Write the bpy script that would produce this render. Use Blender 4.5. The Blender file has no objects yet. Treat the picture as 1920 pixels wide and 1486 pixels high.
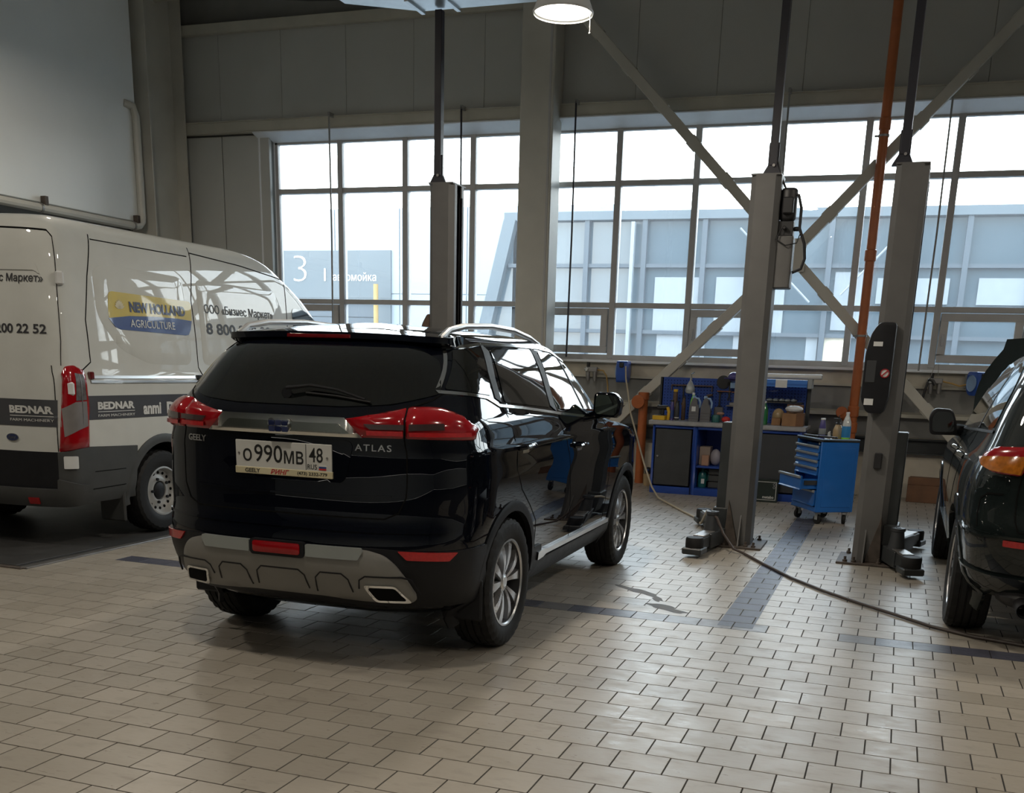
import bpy, bmesh, math, random
from mathutils import Vector, Matrix
random.seed(7)
PI = math.pi
C = bpy.context.scene.collection
scene = bpy.context.scene

# ------------------------------------------------------------------ camera, world, lights, exposure
cam_data = bpy.data.cameras.new('camera')
cam = bpy.data.objects.new('camera', cam_data); C.objects.link(cam)
_r = Vector((0.94264314, 0.33227923, 0.03184988)); _d = Vector((0.11516158, -0.23417044, -0.96535072)); _f = Vector((-0.3133077, 0.91364912, -0.25900496))
cam.matrix_world = Matrix(((_r.x, -_d.x, -_f.x, 0), (_r.y, -_d.y, -_f.y, 0), (_r.z, -_d.z, -_f.z, 1.5457874), (0, 0, 0, 1)))
cam_data.sensor_fit = 'HORIZONTAL'; cam_data.sensor_width = 36.0
cam_data.lens = 1904.3167 / 1920 * 36.0
cam_data.shift_x = (960 - 998.2377) / 1920; cam_data.shift_y = (1193.4011 - 743) / 1920
cam_data.clip_start = 0.05; cam_data.clip_end = 400
scene.camera = cam

world = bpy.data.worlds.new('sky'); scene.world = world; world.use_nodes = True
wn = world.node_tree; wn.nodes.clear()
w_out = wn.nodes.new('ShaderNodeOutputWorld'); w_bg = wn.nodes.new('ShaderNodeBackground')
w_tc = wn.nodes.new('ShaderNodeTexCoord'); w_sep = wn.nodes.new('ShaderNodeSeparateXYZ'); w_ramp = wn.nodes.new('ShaderNodeValToRGB')
wn.links.new(w_tc.outputs['Generated'], w_sep.inputs[0]); wn.links.new(w_sep.outputs['Z'], w_ramp.inputs[0])
w_ramp.color_ramp.elements[0].position = 0.0; w_ramp.color_ramp.elements[0].color = (1.0, 0.95, 0.86, 1)
w_ramp.color_ramp.elements[1].position = 0.6; w_ramp.color_ramp.elements[1].color = (0.80, 0.90, 1.0, 1)
wn.links.new(w_ramp.outputs[0], w_bg.inputs['Color']); wn.links.new(w_bg.outputs[0], w_out.inputs[0])
w_bg.inputs['Strength'].default_value = 8.6

scene.view_settings.view_transform = 'Standard'; scene.view_settings.look = 'None'
scene.view_settings.gamma = 1.0; scene.view_settings.use_curve_mapping = False
scene.view_settings.exposure = 0.12
LAMP_POWER = 62.0
LAMP_COLOR = (1.0, 0.90, 0.76)
scene.cycles.max_bounces = 8; scene.cycles.diffuse_bounces = 4; scene.cycles.glossy_bounces = 4
scene.cycles.transparent_max_bounces = 12; scene.cycles.transmission_bounces = 6
scene.cycles.sample_clamp_indirect = 6.0
scene.cycles.use_denoising = True

# window opening acts as a portal for the daylight
WIN_X0, WIN_X1, WIN_Z0, WIN_Z1, WALL_Y = -9.36, 12.2, 1.66, 4.67, 14.35
pd = bpy.data.lights.new('daylight_portal', 'AREA'); pd.shape = 'RECTANGLE'; pd.size = WIN_X1 - WIN_X0; pd.size_y = WIN_Z1 - WIN_Z0
pd.cycles.is_portal = True
po = bpy.data.objects.new('daylight_portal', pd); C.objects.link(po)
po.location = ((WIN_X0 + WIN_X1) / 2, WALL_Y + 0.42, (WIN_Z0 + WIN_Z1) / 2); po.rotation_euler = (-PI / 2, 0, 0)

# ------------------------------------------------------------------ materials
def mat(name, col, rough=0.5, metal=0.0, coat=0.0, var=0.08, scale=6.0, rvar=0.08, spec=0.5, bump=0.0, bscale=80.0, coat_rough=0.03, alpha=None):
    m = bpy.data.materials.new(name); m.use_nodes = True
    n = m.node_tree.nodes; l = m.node_tree.links; b = n['Principled BSDF']
    tc = n.new('ShaderNodeTexCoord'); nz = n.new('ShaderNodeTexNoise'); nz.inputs['Scale'].default_value = scale; nz.inputs['Detail'].default_value = 5
    l.new(tc.outputs['Object'], nz.inputs['Vector'])
    mr = n.new('ShaderNodeMapRange'); mr.inputs['From Min'].default_value = 0.3; mr.inputs['From Max'].default_value = 0.7
    mr.inputs['To Min'].default_value = 1 - var; mr.inputs['To Max'].default_value = 1 + var
    l.new(nz.outputs['Fac'], mr.inputs['Value'])
    mx = n.new('ShaderNodeVectorMath'); mx.operation = 'SCALE'; mx.inputs[0].default_value = col[:3]
    l.new(mr.outputs['Result'], mx.inputs['Scale']); l.new(mx.outputs[0], b.inputs['Base Color'])
    m2 = n.new('ShaderNodeMapRange'); m2.inputs['From Min'].default_value = 0.3; m2.inputs['From Max'].default_value = 0.7
    m2.inputs['To Min'].default_value = max(0, rough - rvar * rough); m2.inputs['To Max'].default_value = min(1, rough + rvar * rough)
    l.new(nz.outputs['Fac'], m2.inputs['Value']); l.new(m2.outputs['Result'], b.inputs['Roughness'])
    b.inputs['Metallic'].default_value = metal; b.inputs['Specular IOR Level'].default_value = spec
    b.inputs['Coat Weight'].default_value = coat; b.inputs['Coat Roughness'].default_value = coat_rough
    if bump:
        n2 = n.new('ShaderNodeTexNoise'); n2.inputs['Scale'].default_value = bscale; l.new(tc.outputs['Object'], n2.inputs['Vector'])
        bp = n.new('ShaderNodeBump'); bp.inputs['Strength'].default_value = bump; bp.inputs['Distance'].default_value = 0.002
        l.new(n2.outputs['Fac'], bp.inputs['Height']); l.new(bp.outputs[0], b.inputs['Normal'])
    m.diffuse_color = (*col[:3], 1)
    return m

def glow(name, col, strength):
    m = bpy.data.materials.new(name); m.use_nodes = True
    n = m.node_tree.nodes; l = m.node_tree.links; b = n['Principled BSDF']
    b.inputs['Base Color'].default_value = (*col, 1); b.inputs['Emission Color'].default_value = (*col, 1); b.inputs['Emission Strength'].default_value = strength
    return m

def pane_mat(name, tint, film, film_col, rough=0.0):
    m = bpy.data.materials.new(name); m.use_nodes = True
    n = m.node_tree.nodes; l = m.node_tree.links; n.clear()
    out = n.new('ShaderNodeOutputMaterial'); tr = n.new('ShaderNodeBsdfTransparent'); gl = n.new('ShaderNodeBsdfGlossy'); df = n.new('ShaderNodeBsdfTranslucent')
    tr.inputs[0].default_value = (*tint, 1); gl.inputs['Roughness'].default_value = rough; gl.inputs[0].default_value = (0.9, 0.95, 1, 1)
    df.inputs[0].default_value = (*film_col, 1)
    lw = n.new('ShaderNodeFresnel'); lw.inputs[0].default_value = 1.45
    m1 = n.new('ShaderNodeMixShader'); m2 = n.new('ShaderNodeMixShader')
    tc = n.new('ShaderNodeTexCoord'); nz = n.new('ShaderNodeTexNoise'); nz.inputs['Scale'].default_value = 0.9; nz.inputs['Detail'].default_value = 4
    l.new(tc.outputs['Object'], nz.inputs['Vector'])
    mr = n.new('ShaderNodeMapRange'); mr.inputs['From Min'].default_value = 0.3; mr.inputs['From Max'].default_value = 0.7
    mr.inputs['To Min'].default_value = film * 0.75; mr.inputs['To Max'].default_value = film * 1.25
    l.new(nz.outputs['Fac'], mr.inputs['Value']); l.new(mr.outputs['Result'], m1.inputs[0])
    l.new(tr.outputs[0], m1.inputs[1]); l.new(df.outputs[0], m1.inputs[2])
    l.new(lw.outputs[0], m2.inputs[0]); l.new(m1.outputs[0], m2.inputs[1]); l.new(gl.outputs[0], m2.inputs[2]); l.new(m2.outputs[0], out.inputs[0])
    return m

M = {}
M['panel'] = mat('wall_panel_paint', (0.46, 0.46, 0.43), 0.5, var=0.04, scale=1.2)
M['panel_white'] = mat('white_panel_paint', (0.78, 0.80, 0.78), 0.45, var=0.04, scale=0.8)
M['cream'] = mat('cream_wall_paint', (0.50, 0.46, 0.38), 0.7, var=0.18, scale=3, bump=0.2)
M['wall_dark'] = mat('grey_cladding', (0.20, 0.20, 0.19), 0.6, var=0.12, scale=2)
M['girt'] = mat('girt_paint', (0.46, 0.44, 0.37), 0.5, var=0.08, scale=3)
M['steel_cream'] = mat('column_paint', (0.50, 0.48, 0.42), 0.45, var=0.06, scale=3)
M['ceiling'] = mat('ceiling_sheet', (0.72, 0.72, 0.70), 0.6, var=0.05)
M['alu'] = mat('window_profile', (0.42, 0.41, 0.40), 0.4, var=0.05)
M['sill'] = mat('white_sill', (0.72, 0.74, 0.76), 0.35, var=0.03)
M['pane'] = pane_mat('window_glass', (0.90, 0.95, 0.98), 0.035, (0.85, 0.9, 0.95))
M['post_grey'] = mat('lift_paint', (0.12, 0.118, 0.115), 0.42, var=0.10, scale=4, coat=0.1)
M['post_dark'] = mat('lift_dark_paint', (0.028, 0.032, 0.034), 0.45, var=0.2)
M['black_steel'] = mat('black_steel', (0.018, 0.018, 0.02), 0.45, var=0.2)
M['conduit'] = mat('conduit_paint', (0.018, 0.018, 0.028), 0.4, var=0.1)
M['bare_steel'] = mat('worn_steel', (0.32, 0.31, 0.30), 0.4, metal=0.8, var=0.15)
M['rust_plate'] = mat('rusty_plate', (0.07, 0.055, 0.045), 0.65, var=0.35, scale=12)
M['galv'] = mat('galvanised', (0.50, 0.52, 0.52), 0.35, metal=0.85, var=0.12, scale=10)
M['rubber'] = mat('tyre_rubber', (0.013, 0.013, 0.0135), 0.65, var=0.2, scale=14, bump=0.2, spec=0.3)
M['alloy'] = mat('machined_alloy', (0.62, 0.62, 0.63), 0.28, metal=0.9, var=0.03)
M['rim_dark'] = mat('dark_rim', (0.06, 0.06, 0.065), 0.45, metal=0.5)
M['rim_silver'] = mat('silver_rim', (0.45, 0.45, 0.44), 0.4, metal=0.6)
M['chrome'] = mat('chrome', (0.80, 0.80, 0.78), 0.08, metal=1.0, var=0.02)
M['satin_chrome'] = mat('satin_chrome', (0.70, 0.70, 0.70), 0.32, metal=1.0, var=0.03)
M['bright_trim'] = mat('bright_trim', (0.78, 0.78, 0.74), 0.2, metal=1.0, var=0.04)
M['black_paint'] = mat('black_car_paint', (0.002, 0.0028, 0.006), 0.5, coat=1.0, var=0.05, coat_rough=0.004, spec=0.0)
M['green_paint'] = mat('dark_green_car_paint', (0.007, 0.0115, 0.0115), 0.5, coat=1.0, var=0.05, coat_rough=0.008, spec=0.05)
M['white_paint'] = mat('white_van_paint', (0.60, 0.61, 0.58), 0.5, coat=1.0, var=0.03, coat_rough=0.006, spec=0.1)
M['gap'] = mat('panel_gap', (0.004, 0.004, 0.004), 0.8, var=0.1, spec=0.1)
M['liner'] = mat('wheel_arch_liner', (0.006, 0.006, 0.006), 0.9, var=0.2, spec=0.1)
M['plastic'] = mat('black_plastic', (0.009, 0.0095, 0.012), 0.5, spec=0.3, var=0.15, scale=20, bump=0.1, bscale=300)
M['grey_plastic'] = mat('grey_cladding_plastic', (0.05, 0.052, 0.052), 0.55, var=0.12, scale=8)
M['skid'] = mat('silver_plastic', (0.23, 0.225, 0.21), 0.42, var=0.06, metal=0.25)
M['skid_light'] = mat('light_silver_plastic', (0.34, 0.37, 0.36), 0.32, var=0.05, metal=0.35)
M['tint'] = mat('tinted_glass', (0.004, 0.005, 0.005), 0.03, var=0.1, spec=0.6, coat=0.6, coat_rough=0.01)
M['clear_glass'] = mat('greenish_glass', (0.014, 0.022, 0.016), 0.02, var=0.1, spec=0.7, coat=1.0, coat_rough=0.01)
M['red_lens'] = mat('red_lens', (0.30, 0.003, 0.007), 0.15, coat=0.6, var=0.12, scale=12, spec=0.4)
M['red_deep'] = mat('deep_red_lens', (0.13, 0.004, 0.006), 0.2, coat=1.0, var=0.2, scale=30)
M['red_reflector'] = mat('red_reflector', (0.42, 0.008, 0.010), 0.25, coat=0.8, var=0.15, scale=60)
M['amber'] = mat('amber_lens', (0.42, 0.13, 0.01), 0.15, coat=1.0, var=0.3, scale=40)
M['ribbed_lens'] = mat('ribbed_lens', (0.11, 0.10, 0.10), 0.25, coat=1.0, var=0.3, scale=40)
M['clear_lens'] = mat('clear_lens', (0.34, 0.32, 0.31), 0.15, coat=1.0, var=0.1, scale=10, metal=0.4)
M['dark_lens'] = mat('smoked_lens', (0.05, 0.028, 0.028), 0.12, coat=1.0, var=0.15, scale=12)
M['emblem_blue'] = mat('emblem_blue', (0.008, 0.014, 0.06), 0.15, coat=1.0)
M['plate_white'] = mat('plate_white', (0.55, 0.55, 0.52), 0.45, var=0.03)
M['plate_black'] = mat('plate_black', (0.012, 0.012, 0.012), 0.5)
M['print_dark'] = mat('dark_print', (0.035, 0.035, 0.04), 0.5, var=0.05)
M['print_red'] = mat('red_print', (0.40, 0.02, 0.03), 0.5)
M['print_blue'] = mat('blue_print', (0.025, 0.06, 0.22), 0.4, coat=0.8)
M['print_yellow'] = mat('yellow_print', (0.55, 0.42, 0.05), 0.4, coat=0.8)
M['print_navy'] = mat('navy_print', (0.02, 0.03, 0.09), 0.4, coat=0.5)
M['print_white'] = mat('white_print', (0.62, 0.62, 0.60), 0.45)
M['print_cream'] = mat('cream_print', (0.58, 0.52, 0.34), 0.45)
M['band_grey'] = mat('dark_grey_band', (0.055, 0.057, 0.065), 0.4, coat=0.8, var=0.05)
M['orange_pvc'] = mat('orange_pvc', (0.42, 0.115, 0.03), 0.38, var=0.12, scale=5, coat=0.2)
M['blue_paint'] = mat('workshop_blue', (0.012, 0.055, 0.30), 0.4, var=0.08, scale=5, coat=0.2)
M['trolley_blue'] = mat('trolley_blue', (0.012, 0.13, 0.46), 0.38, var=0.06, scale=5, coat=0.3)
M['cab_grey'] = mat('cabinet_grey', (0.035, 0.038, 0.042), 0.5, var=0.1)
M['worktop'] = mat('worktop_steel', (0.40, 0.40, 0.41), 0.4, metal=0.5, var=0.12, scale=9)
M['handle_grey'] = mat('drawer_handle', (0.34, 0.36, 0.37), 0.4, metal=0.4)
M['cardboard'] = mat('cardboard', (0.27, 0.145, 0.07), 0.75, var=0.15, scale=8, bump=0.2)
M['cardboard_dark'] = mat('old_cardboard', (0.15, 0.075, 0.04), 0.8, var=0.2, scale=6, bump=0.2)
M['yellow'] = mat('yellow_plastic', (0.60, 0.36, 0.02), 0.4)
M['grey_can'] = mat('grey_canister', (0.13, 0.13, 0.14), 0.45, var=0.08)
M['can_edge'] = mat('pale_blue_plastic', (0.28, 0.42, 0.62), 0.35)
M['lime'] = mat('lime_liquid', (0.22, 0.62, 0.06), 0.15, coat=1.0)
M['green_pet'] = mat('green_bottle', (0.01, 0.16, 0.045), 0.12, coat=1.0)
M['teal'] = mat('teal_plastic', (0.015, 0.12, 0.12), 0.35, coat=0.4)
M['red'] = mat('red_plastic', (0.50, 0.02, 0.02), 0.4)
M['white_plastic'] = mat('white_plastic', (0.65, 0.66, 0.66), 0.4)
M['pet_clear'] = mat('clear_bottle', (0.55, 0.58, 0.58), 0.1, coat=1.0, var=0.2, scale=20)
M['label_blue'] = mat('blue_label', (0.03, 0.22, 0.50), 0.4)
M['tan_liquid'] = mat('tan_liquid', (0.42, 0.30, 0.16), 0.25, coat=0.8)
M['purple'] = mat('violet_can', (0.06, 0.05, 0.22), 0.3, coat=0.8)
M['brown'] = mat('brown_tools', (0.10, 0.06, 0.04), 0.6, var=0.3, scale=30)
M['hose'] = mat('pale_hose', (0.42, 0.36, 0.26), 0.5)
M['hose_dark'] = mat('brown_hose', (0.06, 0.045, 0.04), 0.5)
M['hose_yellow'] = mat('yellow_hose', (0.42, 0.26, 0.08), 0.4)
M['reel_blue'] = mat('reel_blue', (0.015, 0.075, 0.36), 0.35, coat=0.4)
M['paper'] = mat('paper', (0.66, 0.67, 0.66), 0.6)
M['line_paint'] = mat('worn_line_paint', (0.085, 0.095, 0.135), 0.5, var=0.35, scale=5)
M['grout'] = mat('floor_joint', (0.022, 0.019, 0.016), 0.85, var=0.2, scale=8)
M['pit_steel'] = mat('dark_floor_plate', (0.05, 0.05, 0.05), 0.45, var=0.25, scale=4)
M['cable'] = mat('cable', (0.05, 0.05, 0.05), 0.5)
M['cord'] = mat('pale_cord', (0.25, 0.25, 0.24), 0.6)
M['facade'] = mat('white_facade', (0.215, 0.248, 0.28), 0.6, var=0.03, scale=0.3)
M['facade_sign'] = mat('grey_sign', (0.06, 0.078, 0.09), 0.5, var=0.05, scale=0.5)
M['pav_dark'] = mat('pavilion_grey', (0.042, 0.056, 0.07), 0.6, var=0.04)
M['pav_frame'] = mat('pavilion_frame', (0.07, 0.09, 0.105), 0.6, var=0.04)
M['pav_glass'] = mat('pavilion_glass', (0.056, 0.08, 0.098), 0.1, var=0.08, scale=0.25, spec=0.6)
M['pav_light'] = mat('pavilion_pale', (0.19, 0.215, 0.235), 0.5, var=0.05)
M['asphalt'] = mat('snowy_asphalt', (0.16, 0.175, 0.19), 0.8, var=0.1, scale=0.6)
M['yellow_post'] = mat('yellow_post', (0.28, 0.18, 0.045), 0.5)
M['warm_wood'] = mat('warm_board', (0.62, 0.55, 0.42), 0.6)

# tiles: tone comes from a stored attribute; dirt is world-space noise with its own shape
def tile_mat():
    m = bpy.data.materials.new('floor_tile'); m.use_nodes = True
    n = m.node_tree.nodes; l = m.node_tree.links; b = n['Principled BSDF']; b.inputs['Specular IOR Level'].default_value = 0.5
    at = n.new('ShaderNodeAttribute'); at.attribute_name = 'tone'
    geo = n.new('ShaderNodeNewGeometry')
    def noise(scale, stretch=(1, 1, 1), detail=6, rough=0.6):
        mp = n.new('ShaderNodeMapping'); mp.inputs['Scale'].default_value = stretch; l.new(geo.outputs['Position'], mp.inputs[0])
        z = n.new('ShaderNodeTexNoise'); z.inputs['Scale'].default_value = scale; z.inputs['Detail'].default_value = detail; z.inputs['Roughness'].default_value = rough
        l.new(mp.outputs[0], z.inputs['Vector']); return z
    def rng(src, a, bb, c, d):
        r = n.new('ShaderNodeMapRange'); r.inputs['From Min'].default_value = a; r.inputs['From Max'].default_value = bb; r.inputs['To Min'].default_value = c; r.inputs['To Max'].default_value = d
        l.new(src, r.inputs['Value']); return r.outputs['Result']
    def mix(fac, ca, cb, typ='MIX'):
        x = n.new('ShaderNodeMix'); x.data_type = 'RGBA'; x.blend_type = typ
        if isinstance(fac, float): x.inputs[0].default_value = fac
        else: l.new(fac, x.inputs[0])
        for i, c in ((6, ca), (7, cb)):
            if isinstance(c, tuple): x.inputs[i].default_value = (*c, 1)
            else: l.new(c, x.inputs[i])
        return x.outputs[2]
    big = noise(0.7); mid = noise(5.0, (1, 2.2, 1)); fine = noise(40.0, (0.35, 1.6, 1))
    col = mix(at.outputs['Fac'], (0.325, 0.295, 0.25), (0.40, 0.365, 0.315))
    col = mix(rng(big.outputs['Fac'], 0.35, 0.65, 0.0, 0.45), col, (0.30, 0.265, 0.215))
    dirt = rng(mid.outputs['Fac'], 0.56, 0.74, 0.0, 0.42)
    col = mix(dirt, col, (0.16, 0.135, 0.105))
    fin = rng(fine.outputs['Fac'], 0.60, 0.78, 0.0, 0.28)
    col = mix(fin, col, (0.14, 0.12, 0.095))
    l.new(col, b.inputs['Base Color'])
    rr = n.new('ShaderNodeMath'); rr.operation = 'ADD'; l.new(rng(mid.outputs['Fac'], 0.3, 0.7, 0.26, 0.40), rr.inputs[0]); l.new(rng(fine.outputs['Fac'], 0.3, 0.7, -0.04, 0.10), rr.inputs[1])
    l.new(rr.outputs[0], b.inputs['Roughness'])
    bp = n.new('ShaderNodeBump'); bp.inputs['Strength'].default_value = 0.12; bp.inputs['Distance'].default_value = 0.002
    l.new(fine.outputs['Fac'], bp.inputs['Height']); l.new(bp.outputs[0], b.inputs['Normal'])
    return m
M['tile'] = tile_mat()
def tile_variant(name, tint, k):
    m = M['tile'].copy(); m.name = name
    n = m.node_tree.nodes; l = m.node_tree.links; b = n['Principled BSDF']
    src = b.inputs['Base Color'].links[0].from_socket
    x = n.new('ShaderNodeMix'); x.data_type = 'RGBA'; x.inputs[0].default_value = k; l.new(src, x.inputs[6]); x.inputs[7].default_value = (*tint, 1)
    l.new(x.outputs[2], b.inputs['Base Color']); return m
M['tile_blue'] = tile_variant('blue_grey_tile', (0.035, 0.042, 0.08), 0.88)
M['tile_bluegrey'] = tile_variant('worn_blue_tile', (0.085, 0.09, 0.11), 0.72)

# ------------------------------------------------------------------ mesh helpers
class G:
    def __init__(s): s.v = []; s.f = []
    def add(s, vs, fs):
        k = len(s.v); s.v += [tuple(v) for v in vs]; s.f += [tuple(i + k for i in f) for f in fs]; return s
    def box(s, x0, x1, y0, y1, z0, z1, mtx=None):
        vs = [Vector(p) for p in ((x0, y0, z0), (x1, y0, z0), (x1, y1, z0), (x0, y1, z0), (x0, y0, z1), (x1, y0, z1), (x1, y1, z1), (x0, y1, z1))]
        if mtx is not None: vs = [mtx @ v for v in vs]
        return s.add(vs, [(0, 3, 2, 1), (4, 5, 6, 7), (0, 1, 5, 4), (1, 2, 6, 5), (2, 3, 7, 6), (3, 0, 4, 7)])
    def prism(s, poly, axis, a, b, mtx=None):   # polygon in the two other axes, extruded a..b along axis
        def P(u, v, w):
            return Vector((w, u, v)) if axis == 'x' else Vector((u, w, v)) if axis == 'y' else Vector((u, v, w))
        n = len(poly); vs = [P(u, v, a) for u, v in poly] + [P(u, v, b) for u, v in poly]
        if mtx is not None: vs = [mtx @ v for v in vs]
        return s.add(vs, [tuple(range(n - 1, -1, -1)), tuple(range(n, 2 * n))] + [(i, (i + 1) % n, n + (i + 1) % n, n + i) for i in range(n)])
    def lathe(s, prof, seg=24, org=(0, 0, 0), axis='z', caps=True, mod=None):
        vs = []; fs = []; o = Vector(org); n = len(prof)
        for j in range(seg):
            t = 2 * PI * j / seg
            for i, (r, h) in enumerate(prof):
                if mod: r = mod(r, h, j)
                a, b = r * math.cos(t), r * math.sin(t)
                vs.append(o + (Vector((a, b, h)) if axis == 'z' else Vector((a, h, b)) if axis == 'y' else Vector((h, a, b))))
        for j in range(seg):
            k = (j + 1) % seg
            for i in range(n - 1): fs.append((j * n + i, k * n + i, k * n + i + 1, j * n + i + 1))
        if caps:
            if prof[0][0] > 1e-6: fs.append(tuple(j * n for j in range(seg)))
            if prof[-1][0] > 1e-6: fs.append(tuple(j * n + n - 1 for j in range(seg))[::-1])
        return s.add(vs, fs)
    def cyl(s, p0, p1, r0, r1=None, seg=14):
        r1 = r0 if r1 is None else r1
        return s.tube([p0, p1], r0, seg, r1)
    def tube(s, pts, r, seg=8, r1=None, close=False):
        pts = [Vector(p) for p in pts]; n = len(pts); vs = []; fs = []; up = None
        for i, p in enumerate(pts):
            t = (pts[min(i + 1, n - 1)] - pts[max(i - 1, 0)]).normalized()
            if up is None: up = Vector((0, 0, 1)) if abs(t.z) < 0.9 else Vector((1, 0, 0))
            a = t.cross(up).normalized(); b = a.cross(t).normalized(); up = b
            rr = r if r1 is None else r + (r1 - r) * i / (n - 1)
            for j in range(seg):
                th = 2 * PI * j / seg; vs.append(p + a * rr * math.cos(th) + b * rr * math.sin(th))
        for i in range(n - 1):
            for j in range(seg):
                k = (j + 1) % seg; fs.append((i * seg + j, i * seg + k, (i + 1) * seg + k, (i + 1) * seg + j))
        fs.append(tuple(range(seg))[::-1]); fs.append(tuple((n - 1) * seg + j for j in range(seg)))
        return s.add(vs, fs)
    def ball(s, c, rx, ry=None, rz=None, seg=14, rings=8):
        ry = rx if ry is None else ry; rz = rx if rz is None else rz
        vs = []; fs = []; c = Vector(c)
        for i in range(rings + 1):
            p = PI * i / rings
            for j in range(seg):
                t = 2 * PI * j / seg; vs.append(c + Vector((rx * math.sin(p) * math.cos(t), ry * math.sin(p) * math.sin(t), -rz * math.cos(p))))
        for i in range(rings):
            for j in range(seg):
                k = (j + 1) % seg; fs.append((i * seg + j, i * seg + k, (i + 1) * seg + k, (i + 1) * seg + j))
        return s.add(vs, fs)

def link(name, me, m, parent=None, loc=None, rot=None):
    o = bpy.data.objects.new(name, me); C.objects.link(o)
    if m is not None and not me.materials: me.materials.append(m)
    if parent is not None: o.parent = parent
    if loc is not None: o.location = loc
    if rot is not None: o.rotation_euler = rot
    return o

def mk(name, g, m, parent=None, bevel=0.0, smooth=35, loc=None, rot=None, recalc=True, seg=1):
    me = bpy.data.meshes.new(name); me.from_pydata(g.v, [], g.f)
    bm = bmesh.new(); bm.from_mesh(me)
    bmesh.ops.remove_doubles(bm, verts=bm.verts, dist=1e-6)
    if recalc: bmesh.ops.recalc_face_normals(bm, faces=bm.faces)
    if bevel > 0:
        ed = [e for e in bm.edges if len(e.link_faces) == 2 and e.calc_face_angle(0) > 0.5]
        bmesh.ops.bevel(bm, geom=ed, offset=bevel, segments=seg, affect='EDGES', profile=0.7, clamp_overlap=True)
    bm.to_mesh(me); bm.free()
    if smooth:
        me.polygons.foreach_set('use_smooth', [True] * len(me.polygons)); me.set_sharp_from_angle(angle=math.radians(smooth))
    me.update()
    return link(name, me, m, parent, loc, rot)

def tag(o, label=None, cat=None, group=None, kind=None):
    if label: o['label'] = label
    if cat: o['category'] = cat
    if group: o['group'] = group
    if kind: o['kind'] = kind
    return o
def empty(name, loc=(0, 0, 0), rz=0.0, label=None, cat=None, group=None):
    o = bpy.data.objects.new(name, None); o.empty_display_size = 0.2; C.objects.link(o); o.location = loc; o.rotation_euler = (0, 0, rz)
    return tag(o, label, cat, group)
def structure(name, g, m, parent=None, bevel=0.0, smooth=35):
    o = mk(name, g, m, parent, bevel, smooth)
    if parent is None: o['kind'] = 'structure'
    return o
def copy_tree(o, parent=None):
    c = o.copy(); C.objects.link(c); c.parent = parent
    for ch in list(o.children): copy_tree(ch, c)
    return c

_FONT = {}
def text_mesh(s, w=None, h=None, bold=0.0, shear=0.0, spacing=1.0):
    cu = bpy.data.curves.new('lettering', 'FONT'); cu.body = s; cu.size = 1.0; cu.offset = bold; cu.shear = shear; cu.space_character = spacing; cu.resolution_u = 3
    o = bpy.data.objects.new('lettering', cu); C.objects.link(o)
    me = bpy.data.meshes.new_from_object(o)
    bpy.data.objects.remove(o); bpy.data.curves.remove(cu)
    xs = [v.co.x for v in me.vertices]; ys = [v.co.y for v in me.vertices]
    x0, x1, y0, y1 = min(xs), max(xs), min(ys), max(ys)
    sx = w / (x1 - x0) if w else None; sy = h / (y1 - y0) if h else None
    sx = sx or sy; sy = sy or sx
    V = [((v.co.x - x0) * sx, (v.co.y - y0) * sy) for v in me.vertices]; F = [tuple(p.vertices) for p in me.polygons]
    bpy.data.meshes.remove(me)
    return V, F
def lettering(name, s, fn, m, parent, w=None, h=None, bold=0.0, shear=0.0, th=0.0015, off=0.002, spacing=1.0):
    """fn(u, v, d) -> 3D point; letters get a small real thickness"""
    V, F = text_mesh(s, w, h, bold, shear, spacing); n = len(V)
    g = G(); vs = [fn(u, v, off + th) for u, v in V] + [fn(u, v, off) for u, v in V]
    cnt = {}
    for f in F:
        for i in range(len(f)):
            e = (f[i], f[(i + 1) % len(f)]); cnt[e] = cnt.get(e, 0) + 1
    fs = list(F)
    for (a, b) in list(cnt):
        if (b, a) not in cnt: fs.append((b, a, a + n, b + n))
    g.add(vs, fs)
    o = mk(name, g, m, parent, smooth=0, recalc=False)
    return o
def flat_fn(org, ux, uy, un):
    org, ux, uy, un = Vector(org), Vector(ux), Vector(uy), Vector(un)
    return lambda u, v, d: org + ux * u + uy * v + un * d
def arc(cx, cy, r, a0, a1, n=6):
    return [(cx + r * math.cos(a0 + (a1 - a0) * i / n), cy + r * math.sin(a0 + (a1 - a0) * i / n)) for i in range(n + 1)]
def roundpoly(pts, r, n=4):
    out = []; k = len(pts)
    for i in range(k):
        p = Vector(pts[i]).to_2d(); a = Vector(pts[i - 1]).to_2d(); b = Vector(pts[(i + 1) % k]).to_2d()
        rr = r[i] if isinstance(r, (list, tuple)) else r
        da = (a - p); db = (b - p); q = min(rr, da.length * 0.45, db.length * 0.45)
        if q < 1e-4: out.append(tuple(p)); continue
        p0 = p + da.normalized() * q; p1 = p + db.normalized() * q
        for t in range(n + 1):
            s = t / n; out.append(tuple(p0 * (1 - s) ** 2 + p * 2 * s * (1 - s) + p1 * s * s))
    return out
def rrect(x0, x1, y0, y1, r, n=4): return roundpoly([(x0, y0), (x1, y0), (x1, y1), (x0, y1)], r, n)
# ------------------------------------------------------------------ building shell
X_L, X_R, Y_BACK, Z_TOP = -11.3, 14.0, -9.0, 7.6
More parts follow.
